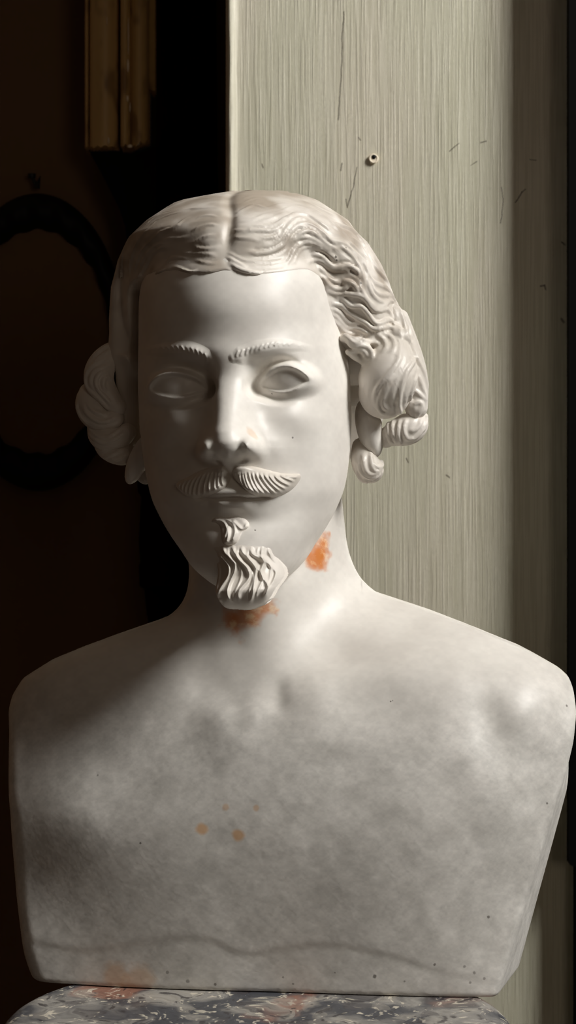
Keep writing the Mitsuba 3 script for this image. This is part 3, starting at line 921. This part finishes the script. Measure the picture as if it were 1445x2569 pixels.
R_CURL = [S(C5, (760, 310), (745, 500), (830, 690)), S(C5, (860, 330), (830, 520), (870, 690)), S(C5, (950, 330), (925, 520), (1000, 630)), S(C5, (1185, 330), (1150, 420), (1050, 490)),
          S(C5, (1225, 420), (1160, 540), (1060, 610), (960, 600)), S(C5, (680, 330), (680, 520), (760, 700)), S(C5, (1270, 230), (1270, 340), (1230, 470))]
LOCKS['curl_001'] = blob_chain([(905, 1120, .086, 22), (915, 1160, .080, 34), (928, 1178, .080, 35)])
R_CURL1 = [S(C5, (430, 800), (440, 1000), (490, 1095), (570, 1080)), S(C5, (310, 850), (320, 1020), (380, 1135), (540, 1120)), S(C5, (240, 1000), (310, 1150), (440, 1205), (560, 1140)),
           S(C5, (590, 900), (600, 1010), (560, 1040), (480, 1000)), S(C5, (200, 1100), (300, 1250), (450, 1240))]
LOCKS['earlobe'] = blob_chain([(940, 1062, .088, 18), (932, 1085, .085, 22), (920, 1112, .083, 20), (914, 1126, .083, 13)])
R_CURL2 = []
LOCKS['curl_002'] = blob_chain([(292, 872, .100, 20), (262, 905, .098, 34), (248, 945, .096, 38), (262, 985, .096, 34), (292, 1020, .096, 26)])
L1 = [S(C7, (640, 460), (520, 530), (400, 600), (320, 680), (275, 780), (285, 920), (380, 1050), (500, 1150), (600, 1260), (700, 1330), a=1.0),
      S(C7, (640, 690), (520, 730), (445, 830), (470, 970), (560, 1090), (680, 1230), a=1.2), S(C7, (690, 820), (595, 805), (560, 890), (575, 980), a=1.0),
      S(C7, (600, 300), (480, 390), (390, 460)), S(C7, (660, 370), (540, 450), (430, 530)), S(C7, (700, 560), (560, 640), (430, 690), (360, 800), (370, 930), a=.6)]
LOCKS['curl_003'] = blob_chain([(222, 985, .104, 24), (228, 1022, .100, 38), (250, 1048, .098, 36), (285, 1050, .096, 26)])
L2 = [S(C8, (140, 80), (160, 210), (220, 310), (290, 385), a=1.0), S(C8, (250, 120), (310, 240), (420, 330), (560, 370), (700, 330), (770, 290), a=1.1), S(C8, (320, 60), (400, 190), (540, 240), (600, 230), a=.8)]
LOCKS['curl_004'] = blob_chain([(240, 1075, .102, 22), (262, 1098, .100, 34), (292, 1100, .098, 32), (318, 1085, .096, 24)])
L3 = [S(C8, (310, 380), (360, 500), (470, 590), (620, 610), (760, 530), (900, 440), a=1.1), S(C8, (330, 560), (450, 660), (600, 690), (760, 620), (900, 540)), S(C8, (420, 440), (540, 470), (680, 440), a=.8)]
LOCKS['curl_005'] = blob_chain([(255, 1120, .104, 18), (275, 1132, .102, 26), (305, 1140, .100, 28), (328, 1148, .098, 18)])
L4 = [S(C8, (410, 680), (560, 720), (720, 690), (880, 580)), S(C8, (470, 840), (620, 800), (760, 730), (900, 650)), S(C8, (560, 930), (700, 880), (850, 800)), S(C8, (690, 970), (820, 940), (930, 880))]
LOCKS['curl_006'] = blob_chain([(318, 1120, .100, 16), (334, 1158, .098, 17), (352, 1190, .096, 16), (362, 1200, .095, 12)])
L5 = [S(C8, (940, 1040), (1040, 1160), (1150, 1300), (1250, 1330), (1250, 1220), (1180, 1100), (1080, 1000), (980, 860), a=1.2)]
COMB = {'curl': R_CURL, 'curl_001': R_CURL1, 'earlobe': R_CURL2, 'curl_002': L1, 'curl_003': L2, 'curl_004': L3, 'curl_005': L4, 'curl_006': L5}
temple = ellip


def f_hair0(P):
    d = f_cap(P)
    lf = (P[:, 0] < -0.07) & (P[:, 2] < 0.15)
    if lf.any():
        d[lf] = smin(d[lf], filler(P[lf]), 0.006)
    near = (P[:, 0] > 0.02) & (P[:, 2] < 0.15)
    if near.any():
        Q = P[near]
        d[near] = smin(d[near], smin(smin(lock_a(Q), lock_b(Q), 0.004), smin(temple_a(Q), temple_b(Q), 0.002), 0.003), 0.004)
    return d


hair = surface_nets(combed(f_hair0, CAP_STRANDS + R_LOCK), (-0.15, -0.03, 0.02), (0.12, 0.20, 0.235), 0.0009 * FAST)
locks = {}
for k, f in LOCKS.items():
    c = np.array([pix(*q) for q in ([(880, 1020, .03), (1100, 1240, .14)] if k in ('curl', 'curl_001', 'earlobe') else [(170, 830, .05), (410, 1240, .14)])])
    locks[k] = surface_nets(combed(f, COMB[k], 0.0012, 0.0022, 0.0), c.min(0) - .004, c.max(0) + .004, 0.0008 * FAST)

# ------------------------------------------------------------------ moustache, goatee, tuft and brows: carved slabs standing on the face
WF = BW - RR          # w of the finished face


def pillow(sd, reach):
    t = np.clip(-sd / reach, 0, 1)
    return np.sqrt(np.maximum(1 - (1 - t) ** 2, 0))


def slab(front, mask, back):
    """closed mesh between two depth maps over the grid cells of mask"""
    n = np.full(UU.shape, -1)
    idx = np.argwhere(mask)
    n[mask] = np.arange(len(idx))
    N = len(idx)
    fr = from_head(np.stack([UU[mask], front[mask], VV[mask]], 1))
    bk = from_head(np.stack([UU[mask], back[mask], VV[mask]], 1))
    a, b, c, d = n[:-1, :-1], n[1:, :-1], n[1:, 1:], n[:-1, 1:]
    ok = (a >= 0) & (b >= 0) & (c >= 0) & (d >= 0)
    q = np.stack([a[ok], b[ok], c[ok], d[ok]], 1)
    F = np.vstack([q[:, [0, 1, 2]], q[:, [0, 2, 3]]])
    e = np.vstack([F[:, [0, 1]], F[:, [1, 2]], F[:, [2, 0]]])
    key = e[:, 0].astype(np.int64) * N + e[:, 1]
    rim = e[~np.isin(key, e[:, 1].astype(np.int64) * N + e[:, 0])]
    walls = np.vstack([np.stack([rim[:, 1], rim[:, 0], rim[:, 0] + N], 1), np.stack([rim[:, 1], rim[:, 0] + N, rim[:, 1] + N], 1)])
    m = trimesh.Trimesh(np.vstack([fr, bk]), np.vstack([F, F[:, ::-1] + N, walls]), process=False)
    m.remove_unreferenced_vertices()
    return m


def strands_on(F, lines, width, amp, ends=0.12):
    for ln in lines:
        a = 1.0
        ridge(F, ln, width, amp * a, ends)


FACE = (320, 820, 2.408)
CH3 = (380, 1130, 2.491)
ML = [(566, 1170), (530, 1174), (500, 1183), (470, 1198), (442, 1216), (455, 1234), (475, 1247), (492, 1251), (515, 1246), (542, 1236), (564, 1224), (577, 1205), (576, 1184)]
MR = [(586, 1182), (606, 1170), (640, 1172), (680, 1182), (720, 1189), (752, 1191), (748, 1208), (728, 1230), (704, 1243), (680, 1248), (650, 1244), (622, 1231), (602, 1213), (589, 1200)]
MH = np.full(UU.shape, -0.004)
for poly in (ML, MR):
    i, j, sd = poly_field(uv_of(poly), 0.012)
    MH[i, j] = np.maximum(MH[i, j], np.where(sd < 0, 0.0062 * pillow(sd, 0.0048), -sd * 1.2))
rng = np.random.default_rng(5)


def lerp(pts, t):
    pts = np.asarray(pts, float)
    return np.stack([np.interp(t, np.linspace(0, 1, len(pts)), pts[:, k]) for k in range(2)])


fan = np.zeros_like(UU)
for k in range(11):
    t = k / 10
    a, b = lerp([(566, 1180), (520, 1184), (472, 1204)], t), lerp([(566, 1222), (540, 1236), (500, 1250), (472, 1246), (452, 1230)], t)
    m = (a + b) / 2 + np.array([-5 - 3 * t, 2 - 6 * t]) + rng.normal(0, 1.2, 2)
    ridge(fan, uv_of([a, m, b]), 0.00085, 0.0015, 0.2)
for k in range(14):
    t = k / 13
    a, b = lerp([(594, 1184), (620, 1180), (660, 1184), (716, 1192)], t), lerp([(604, 1216), (630, 1236), (660, 1245), (695, 1243), (728, 1226), (750, 1198)], t)
    m = (a + b) / 2 + np.array([-4 - 4 * t, 5 - 5 * t]) + rng.normal(0, 1.2, 2)
    ridge(fan, uv_of([a, m, b]), 0.00085, 0.0015, 0.2)
MH = gaussian_filter(MH, 0.8) + fan * np.clip(MH / 0.003, 0, 1)
moustache = slab(WF - MH, MH > -0.0012, WF + 0.004)

GO = crop([(335, 600), (365, 680), (385, 760), (385, 860), (400, 930), (440, 988), (510, 1000), (590, 1003), (650, 985), (705, 955), (760, 870), (800, 800), (800, 720), (770, 640), (735, 590), (640, 575), (520, 565), (420, 572)], *CH3)


def uv_plane(pts, w):
    out = []
    for px, py in pts:
        y = 0.0
        for _ in range(5):
            q = to_head(pix(px, py, y)[None])[0]
            y += (w - q[1]) / math.cos(YB)
        out.append((q[0], q[2]))
    return np.array(out)


GPOLY = uv_plane(GO, -0.090)
i, j, sd = poly_field(GPOLY, 0.012)
GH = np.full(UU.shape, 9.0)
vt, vb = GPOLY[:, 1].max(), GPOLY[:, 1].min()
fr = np.clip((vt - VV[i, j]) / (vt - vb), 0, 1)
core = np.interp(fr, [0, 0.4, 0.7, 1.0], [-0.0830, -0.0920, -0.0935, -0.0890])
skin = WF[i, j] - np.interp(fr, [0, 0.08, 0.25, 0.45], [-0.0014, 0.0002, 0.0022, 0.0060])
kk = sst(0.25, 0.75, fr)
core = skin * (1 - kk) + core * kk
GH[i, j] = core + 0.015 * (1 - pillow(sd, 0.009)) * sst(0.05, 0.3, fr) + np.where(sd > 0, sd * 2, 0)
wav = np.zeros_like(UU)
GST = [[(400, 640), (440, 680), (480, 730), (470, 800), (430, 860), (420, 930)], [(440, 590), (470, 660), (520, 720), (500, 800), (480, 880), (510, 960)],
       [(500, 590), (520, 650), (580, 720), (610, 790), (570, 850), (560, 950)], [(560, 590), (575, 650), (640, 720), (645, 800), (640, 880), (600, 970)],
       [(620, 600), (640, 660), (690, 700), (680, 760), (720, 830), (690, 920)], [(690, 600), (685, 670), (730, 720), (765, 770), (740, 850), (690, 950)],
       [(720, 605), (735, 670), (765, 720), (770, 790), (745, 860), (700, 940)], [(765, 640), (775, 690), (800, 740), (802, 800), (780, 850)], [(375, 690), (410, 780), (400, 860), (440, 960)],
       [(470, 590), (500, 680), (555, 740), (550, 820), (525, 890), (530, 970)], [(540, 590), (550, 690), (610, 740), (630, 810), (610, 900), (640, 965)],
       [(600, 600), (610, 690), (665, 750), (690, 800), (670, 870), (660, 950)], [(660, 600), (665, 660), (715, 690), (735, 780), (715, 860)]]
for ln in GST[:9]:
    ridge(wav, uv_plane(crop(ln, *CH3), -0.090), 0.0012, 0.0026, 0.12)
for ln in GST[9:]:
    ridge(wav, uv_plane(crop(ln, *CH3), -0.090), 0.0008, 0.0012, 0.15)
GH = np.where(GH < 1, gaussian_filter(np.where(GH < 1, GH, -0.06), 0.8), 9.0) - wav * sst(0.0, 0.003, -np.where(GH < 1, 0, 1) + 1) * 1.0
gm = np.zeros(UU.shape, bool)
gm[i, j] = sd < 0.0006
goatee = slab(GH, gm, np.maximum(GH, -0.10) + 0.022)

TU = crop([(372, 448), (410, 420), (470, 424), (520, 418), (590, 436), (606, 478), (572, 502), (545, 560), (505, 590), (450, 580), (432, 500)], *CH3)
TH = np.full(UU.shape, -0.004)
i, j, sd = poly_field(uv_of(TU), 0.012)
TH[i, j] = np.where(sd < 0, 0.0030 * pillow(sd, 0.0034), -sd * 1.2)
tf = np.zeros_like(UU)
for ln in [[(385, 450), (440, 440), (470, 480), (450, 560)], [(450, 430), (500, 450), (525, 500), (500, 570)], [(600, 450), (570, 490), (540, 470), (500, 430)], [(480, 470), (485, 530), (470, 580)]]:
    ridge(tf, uv_of(crop(ln, *CH3)), 0.0010, 0.0016, 0.15)
TH = gaussian_filter(TH, 0.8) + tf * np.clip(TH / 0.0015, 0, 1)
tuft = slab(WF - TH, TH > -0.0008, WF + 0.003)

BROW = {'eyebrow': crop([(645, 188), (700, 172), (760, 152), (860, 122), (960, 114), (1060, 122), (1125, 136)], *FACE),
        'eyebrow_001': crop([(492, 214), (450, 180), (390, 154), (300, 140), (200, 138), (88, 150)], *FACE)}
brows = {}
for key, ln in BROW.items():
    line = uv_of(ln)
    H = np.full(UU.shape, -0.004)
    i, j, d, t = line_field(line, 0.012)
    wd = 0.0068 * np.interp(t, [0, 0.08, 0.3, 0.6, 1], [0.55, 0.95, 1.0, 0.75, 0.35])
    H[i, j] = np.where(d < wd, 0.0018 * sst(1.0, 0.25, d / wd) * np.interp(t, [0, .08, .5, .8, 1], [.5, 1.0, .8, .5, 0.0]), -(d - wd) * 0.25)
    st = np.zeros_like(UU)
    c = curve(np.array(ln), 3.0)
    out = np.array([1, 0]) if key == 'eyebrow' else np.array([-1, 0])
    for k in range(2, len(c) - 2, 4):
        s = k / len(c)
        base = c[k] + np.array([0, 5 * (1 - .6 * s)])
        tip = c[k] + out * (7 + 12 * s) - np.array([0, 20 * (1 - .75 * s)])
        ridge(st, uv_of([base + rng.normal(0, 1, 2), (base + tip) / 2 - out * 1.5, tip]), 0.0008, rng.uniform(0.0002, 0.0007), 0.25)
    H = gaussian_filter(H, 0.7) + st * np.clip(H / 0.0012, 0, 1)
    brows[key] = slab(WF - H, H > -0.0008, WF + 0.003)

def lift(m):
    m = m.copy()
    m.apply_translation((0, 0, CAMH))
    return m


put('marble_bust__body', lift(body), 'm_marble', True)
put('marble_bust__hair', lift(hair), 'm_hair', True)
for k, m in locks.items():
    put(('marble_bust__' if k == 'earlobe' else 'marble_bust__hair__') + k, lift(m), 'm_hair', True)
put('marble_bust__moustache', lift(moustache), 'm_hair', 50)
put('marble_bust__goatee', lift(goatee), 'm_hair', 50)
put('marble_bust__goatee__tuft', lift(tuft), 'm_hair', 50)
for k, m in brows.items():
    put('marble_bust__' + k, lift(m), 'm_skin', 50)
lab('marble_bust', 'white marble bust of a man with moustache and goatee on a mottled stone slab', 'bust')


def stain(pts, r, k, kind, f=f_body, to=CLAY):
    for c, rr in zip(on_bust(pts, f), np.broadcast_to(r, len(pts))):
        to.append((tuple(float(v) for v in c), float(rr), k, kind))


stain([(800, 1390)], .0125, 1.0, 'rust')
stain([(812, 1362), (786, 1412)], .0075, .9, 'rust')
stain([(578, 1550), (606, 1552), (640, 1538), (668, 1518)], [.0105, .0125, .0105, .007], .75, 'rust')
stain([(634, 1088)], .0052, .35, 'tan')
stain([(507, 2080), (598, 2096)], [.0044, .0046], .75, 'tan')
stain([(566, 2025), (643, 2027)], [.0026, .0022], .5, 'tan')
stain([(290, 2448), (350, 2462)], [.010, .012], .4, 'tan')
stain([(734, 1098), (682, 988), (868, 928), (640, 1330), (940, 2450), (1225, 2300), (1090, 2420), (540, 2470), (1372, 2015), (1422, 1770), (352, 2115), (980, 1760)], [.0008, .0006, .0006, .0006, .0013, .0010, .0009, .0010, .0008, .0009, .0007, .0007], .7, 'speck')
stain([(420, 2440), (470, 2462), (710, 2452), (1165, 2425), (1190, 2440), (1215, 2455), (1180, 2465), (245, 1945), (985, 1758), (735, 2468), (840, 2440), (1015, 2462)], [.0011, .0013, .0007, .0009, .0010, .0011, .0009, .0006, .0006, .0007, .0007, .0007], .5, 'speck')
stain([(842, 645), (845, 653), (847, 661), (867, 622), (850, 690), (904, 700), (906, 710)], [.0009, .0008, .0007, .0010, .0008, .0008, .0010], .8, 'speck', f_hair0, HAIR_SPECKS)

# ------------------------------------------------------------------ the painted pier and what stands beside it
PX0, PX1 = at(566, 0, .4)[0], at(1438, 0, .4)[0]
gx, gz = np.linspace(PX0, PX1, 150), np.linspace(0.6, 2.4, 420)
A, B = np.meshgrid(gx, gz, indexing='ij')
n3 = np.stack([A * 60, 0 * A, B * 4], -1)
dy = 0.0008 * (meshkit.fbm(n3, 3, 3) - 0.5) - 0.0035 * np.exp(-((A - PX0 - 0.004) / 0.004) ** 2) * (0.6 + 0.8 * meshkit.fbm(np.stack([A * 250, 0 * A, B * 25], -1), 3, 8))
dy += 0.006 * np.clip(1 - (A - PX0) / 0.002, 0, 1) ** 2
k = np.arange(A.size).reshape(A.shape)
q = np.stack([k[:-1, :-1], k[1:, :-1], k[1:, 1:], k[:-1, 1:]], -1).reshape(-1, 4)
face = trimesh.Trimesh(np.stack([A, .4 + dy, B], -1).reshape(-1, 3), np.vstack([q[:, [0, 1, 2]], q[:, [0, 2, 3]]]), process=False)
struct('wall_pier', 'cream painted wooden pier with vertical brush marks behind the bust', join(face, box(PX0, PX1, .406, RY1, 0, RZ1)), 'm_paint', smooth=40)
for line, w in [([(862, 30), (858, 120), (856, 190), (848, 300)], .0008), ([(895, 420), (888, 460), (880, 490), (872, 520), (868, 500)], .0007), ([(1128, 380), (1150, 360)], .0007), ([(1180, 415), (1196, 405)], .0006), ([(1205, 358), (1220, 354)], .0008),
                ([(1293, 508), (1310, 482), (1318, 475)], .0008), ([(1330, 400), (1345, 402)], .0007), ([(1356, 718), (1366, 716), (1368, 726)], .0010), ([(1410, 608), (1416, 614)], .0012), ([(1408, 800), (1414, 808)], .0014), ([(900, 345), (904, 352)], .0008), ([(858, 410), (856, 428)], .0008), ([(657, 412), (660, 420)], .0008),
                ([(1120, 1192), (1128, 1198)], .0010), ([(1018, 1150), (1024, 1160)], .0008), ([(1258, 470), (1262, 500), (1256, 560)], .0006)]:
    w3 = [at(a, b, .4) for a, b in line]
    CRACKS.extend((float(p0[0]), float(p0[2]), float(p1[0]), float(p1[2]), w) for p0, p1 in zip(w3, w3[1:]))
hole = at(937, 398, .398)
ring = trimesh.creation.torus(0.0033, 0.0009, 24, 10)
ring.apply_transform(trimesh.transformations.rotation_matrix(math.pi / 2, (1, 0, 0)))
ring.apply_translation(hole)
put('wall_pier__nail_hole', join(ring, trimesh.creation.cylinder(0.0031, 0.0016, sections=20, transform=trimesh.transformations.translation_matrix(hole + [0, .0006, 0]) @ trimesh.transformations.rotation_matrix(math.pi / 2, (1, 0, 0)))), 'm_chip', 40)
pit = trimesh.creation.icosphere(2, 0.0017)
pit.apply_scale((1, .5, 1.1))
pit.apply_translation(hole + [0.0003, -.0006, .0014])
put('wall_pier__nail_hole__pit', pit, 'm_ring', True)
lab('wall_pier__nail_hole', 'chipped nail hole')

struct('trim_1', 'dark post at the right edge of the painted pier', box(PX1, PX1 + .04, .374, .45, 0, RZ1), 'm_black')
struct('wall_side', 'dark wall to the right of the pier', box(PX1 + .04, WX, .42, .46, 0, RZ1), 'm_roomdark')
zb = at(0, 2172, .363)[2]
pl = shapely.box(at(1426, 0, .363)[0], zb, at(1426, 0, .363)[0] + .07, 2.6).buffer(-.004).buffer(.004)
m = trimesh.creation.extrude_polygon(pl, .012)
m.apply_transform(np.array([[1, 0, 0, 0], [0, 0, 1, .360], [0, 1, 0, 0], [0, 0, 0, 1.]]))
put('shutter', m, 'm_black')
lab('shutter', 'black shutter edge with a rounded lower corner at the right border beside the pier', 'shutter')

# ------------------------------------------------------------------ the dark alcove at the left
YG = 0.66


def moulding(prof, z0, z1, cut=None):
    """a profile (x, y) extruded upright; cut(x, y) lifts the lower end"""
    prof = np.array(prof, float)
    n, zs = len(prof), np.linspace(0, 1, 40)
    lo = z0 + (np.array([cut(*p) for p in prof]) if cut else 0 * prof[:, 0])
    V = np.concatenate([np.stack([prof[:, 0], prof[:, 1], lo + (z1 - lo) * t], 1) for t in zs])
    F = []
    for r in range(len(zs) - 1):
        for i in range(n):
            a, b = r * n + i, r * n + (i + 1) % n
            F += [[a, b, b + n], [a, b + n, a + n]]
    cap = trimesh.creation.triangulate_polygon(shapely.Polygon(prof), engine='earcut')
    m = trimesh.Trimesh(V, F, process=False)
    caps = [trimesh.Trimesh(np.column_stack([cap[0], np.interp(0, [0, 1], [0, 1]) + np.array([z0 + (cut(*p) if cut else 0) for p in cap[0]])]), cap[1])]
    m = join(m, *caps)
    m.fix_normals()
    return m


def gpx(p):
    return at(p, 0, YG)[0]


def zpx(p):
    return at(0, p, YG)[2]


rs = np.random.default_rng(2)
chip = lambda x, y: 0.0015 * math.sin(x * 900) + 0.001 * math.sin(x * 2300 + y * 700)
arc = lambda x0, x1, y0, d, n=12: [(x0 + (x1 - x0) * t, y0 - d * math.sin(math.pi * t) ** 0.7) for t in np.linspace(0, 1, n)]
put('gilded_frame__outer_bead', moulding(arc(gpx(211), gpx(222), .665, .004, 8) + [(gpx(222), .70), (gpx(211), .70)], zpx(368), 2.6), 'm_gilt', 40)
put('gilded_frame__broad_moulding', moulding(arc(gpx(225), gpx(297), .66, .010, 14) + [(gpx(297), .70), (gpx(225), .70)], zpx(372), 2.6, lambda x, y: chip(x, y) * .6), 'm_gilt', 40)
put('gilded_frame__inner_moulding', moulding(arc(gpx(305), gpx(328), .648, .006, 8) + arc(gpx(329), gpx(372), .654, .008, 12) + [(gpx(372), .70), (gpx(305), .70)], zpx(374), 2.6, lambda x, y: chip(x, y) + max(0, x - gpx(335)) * .42), 'm_gilt', 40)
put('gilded_frame__back_strip', moulding([(gpx(373), .668), (gpx(387), .672), (gpx(387), .70), (gpx(373), .70)], zpx(222), 2.6, lambda x, y: chip(x, y) * .5), 'm_gilt', 40)
put('gilded_frame__backing', box(gpx(220), gpx(375), .685, .705, zpx(366), 2.6), 'm_darkwood')
chips = []
for (x, y0, y1, w) in [(325, 160, 192, 5), (326, 60, 150, 2.5), (324, 250, 266, 5), (330, 268, 292, 3), (330, 372, 380, 12), (275, 350, 366, 4), (345, 360, 370, 14), (271, 50, 70, 2)]:
    c = trimesh.creation.icosphere(2, 1.0)
    c.vertices *= 1 + .25 * (meshkit.noise(c.vertices * 2.1 + x) - .5)[:, None]
    c.apply_scale((w * .5 * .0004, .0012, (y1 - y0) * .5 * .0004))
    c.apply_translation((gpx(x), (.642 if 300 < x < 335 else .6495), zpx((y0 + y1) / 2)))
    chips.append(c)
for n_, c in enumerate(chips):
    put('gilded_frame__chip' + ('_%03d' % n_ if n_ else ''), c, 'm_chip', True)
lab('gilded_frame__chip', 'pale flaked plaster')
lab('gilded_frame', 'lower end of a worn gilded frame hanging at the upper left', 'frame')


def plate(pts, y0, y1, c=.004):
    """an outline (pixels at depth y0) as a board with eased edges"""
    g = shapely.Polygon([at(x, y, y0)[[0, 2]] for x, y in pts])
    m = trimesh.creation.extrude_polygon(g, y1 - y0)
    m.apply_transform(np.array([[1, 0, 0, 0], [0, 0, 1, y0], [0, 1, 0, 0], [0, 0, 0, 1.]]))
    m.fix_normals()
    return m


put('wall_bracket__post', plate([(390, -200), (536, -200), (543, 500), (536, 1700), (392, 1700)], .69, .745), 'm_black')
put('wall_bracket__corbel', plate([(222, 376), (250, 378), (280, 374), (305, 380), (330, 386), (355, 378), (392, 362), (392, 900), (345, 900), (330, 700), (318, 600), (313, 566), (302, 530), (262, 450)], .675, .745), 'm_black')
prof = [(1180, 66), (1215, 68), (1235, 66), (1245, 58), (1310, 62), (1360, 64), (1412, 60), (1418, 64), (1470, 62), (1478, 50), (1500, 48), (1540, 44), (1560, 40), (1640, 40), (1700, 46)]
pts = [(r * (DIST + .70) / FPX, at(0, y, .70)[2]) for y, r in prof]
z_ = np.array([p[1] for p in pts])
pts = [(0, z_[0])] + pts + [(0, z_[-1])]
st = trimesh.creation.revolve(np.array(pts)[::-1], sections=40)
st.apply_translation((at(412, 0, .70)[0], .70, 0))
put('wall_bracket__stem', st, 'm_black', 40)
lab('wall_bracket', 'black carved wooden bracket and post in shadow below the gilded frame, behind the head', 'bracket')

# oval frame
YF = .715
oc = at(90, 855, YF)
su = (DIST + YF) / FPX
n, mm = 160, 14
V, Fq = [], []
for i_ in range(n):
    a = 2 * math.pi * i_ / n
    wob = 0.012 * math.sin(a * 21) + 0.02 * (meshkit.noise(np.array([[math.cos(a) * 9, math.sin(a) * 9, 3.0]]))[0] - .5)
    for j_ in range(mm):
        b = math.pi * j_ / (mm - 1)
        t = 0.5 - 0.5 * math.cos(b)
        rx, ry = 182 + (222 - 182) * t + wob * 182 * (1 - t), 280 + (376 - 280) * t + wob * 280 * (1 - t)
        V.append((oc[0] + rx * su * math.cos(a), YF + .02 - .028 * math.sin(b) ** .8 * (1 + .12 * math.sin(a * 21 + 1) * (1 - t)), oc[2] + ry * su * math.sin(a)))
for i_ in range(n):
    for j_ in range(mm - 1):
        a, b = i_ * mm + j_, ((i_ + 1) % n) * mm + j_
        Fq += [[a, b, b + 1], [a, b + 1, a + 1]]
    a, b = i_ * mm, ((i_ + 1) % n) * mm
    Fq += [[a + mm - 1, b + mm - 1, b], [a + mm - 1, b, a]]
rim = trimesh.Trimesh(np.array(V), Fq, process=False)
rim.fix_normals()
put('oval_frame__rim', rim, 'm_ring', 40)
a = np.linspace(0, 2 * math.pi, 96, endpoint=False)
pn = trimesh.creation.extrude_polygon(shapely.Polygon(np.stack([oc[0] + 200 * su * np.cos(a), oc[2] + 300 * su * np.sin(a)], 1)), .006)
pn.apply_transform(np.array([[1, 0, 0, 0], [0, 0, 1, YF + .013], [0, 1, 0, 0], [0, 0, 0, 1.]]))
pn.fix_normals()
put('oval_frame__panel', pn, 'm_plaster')
lab('oval_frame', 'black oval frame with a carved inner edge hanging on the brown wall at the left', 'frame')
nail = trimesh.creation.cone(.0035, .014, sections=14)
nail.apply_transform(trimesh.transformations.rotation_matrix(0.3, (0, 1, 0)))
nail.apply_translation(at(92, 472, .735))
hd = trimesh.creation.cylinder(.0042, .004, sections=16)
hd.apply_translation(at(80, 441, .735))
bar = trimesh.creation.cylinder(.0018, segment=[at(92, 470, .735), at(79, 440, .735)], sections=12)
put('nail__shank', join(nail, bar), 'm_iron', 40)
put('nail__head', hd, 'm_iron', 40)
lab('nail', 'small dark nail in the brown wall above the oval frame', 'nail')

# ------------------------------------------------------------------ the pedestal under the bust
ZS = CAMH + BASEZ
PC = np.array([-.0185, -.050])


def ring_at(rx, ry, z, n=120):
    a = np.linspace(0, 2 * math.pi, n, endpoint=False)
    return np.stack([PC[0] + rx * np.cos(a), PC[1] + ry * np.sin(a), 0 * a + z], 1)


def tower(rows, n=120):
    V = np.vstack([ring_at(rx, ry, z, n) for rx, ry, z in rows] + [[[*PC, rows[0][2]]], [[*PC, rows[-1][2]]]])
    F = []
    for r in range(len(rows) - 1):
        for i in range(n):
            a, b = r * n + i, r * n + (i + 1) % n
            F += [[a, b, b + n], [a, b + n, a + n]]
    c0, c1, last = len(V) - 2, len(V) - 1, (len(rows) - 1) * n
    F += [[c0, (i + 1) % n, i] for i in range(n)] + [[c1, last + i, last + (i + 1) % n] for i in range(n)]
    m = trimesh.Trimesh(V, F, process=False)
    m.fix_normals()
    return m


rows = []
for t in np.linspace(0, math.pi, 16):
    rows.append((.1400 + .0145 * math.sin(t), .1275 + .0145 * math.sin(t), ZS - .0145 + .0145 * math.cos(t)))
rows = [(.05, .045, ZS)] + rows + [(.128, .116, ZS - .032), (.122, .11, ZS - .05)]
put('pedestal__top_slab', tower(rows), 'm_breccia', 40)
put('pedestal__shaft', tower([(.122, .11, ZS - .05), (.118, .106, ZS - .4), (.122, .11, .12), (.15, .138, .10), (.16, .148, .06), (.16, .148, .0)]), 'm_breccia', 40)
lab('pedestal', 'round pedestal of mottled grey, white and red breccia marble under the bust', 'pedestal')
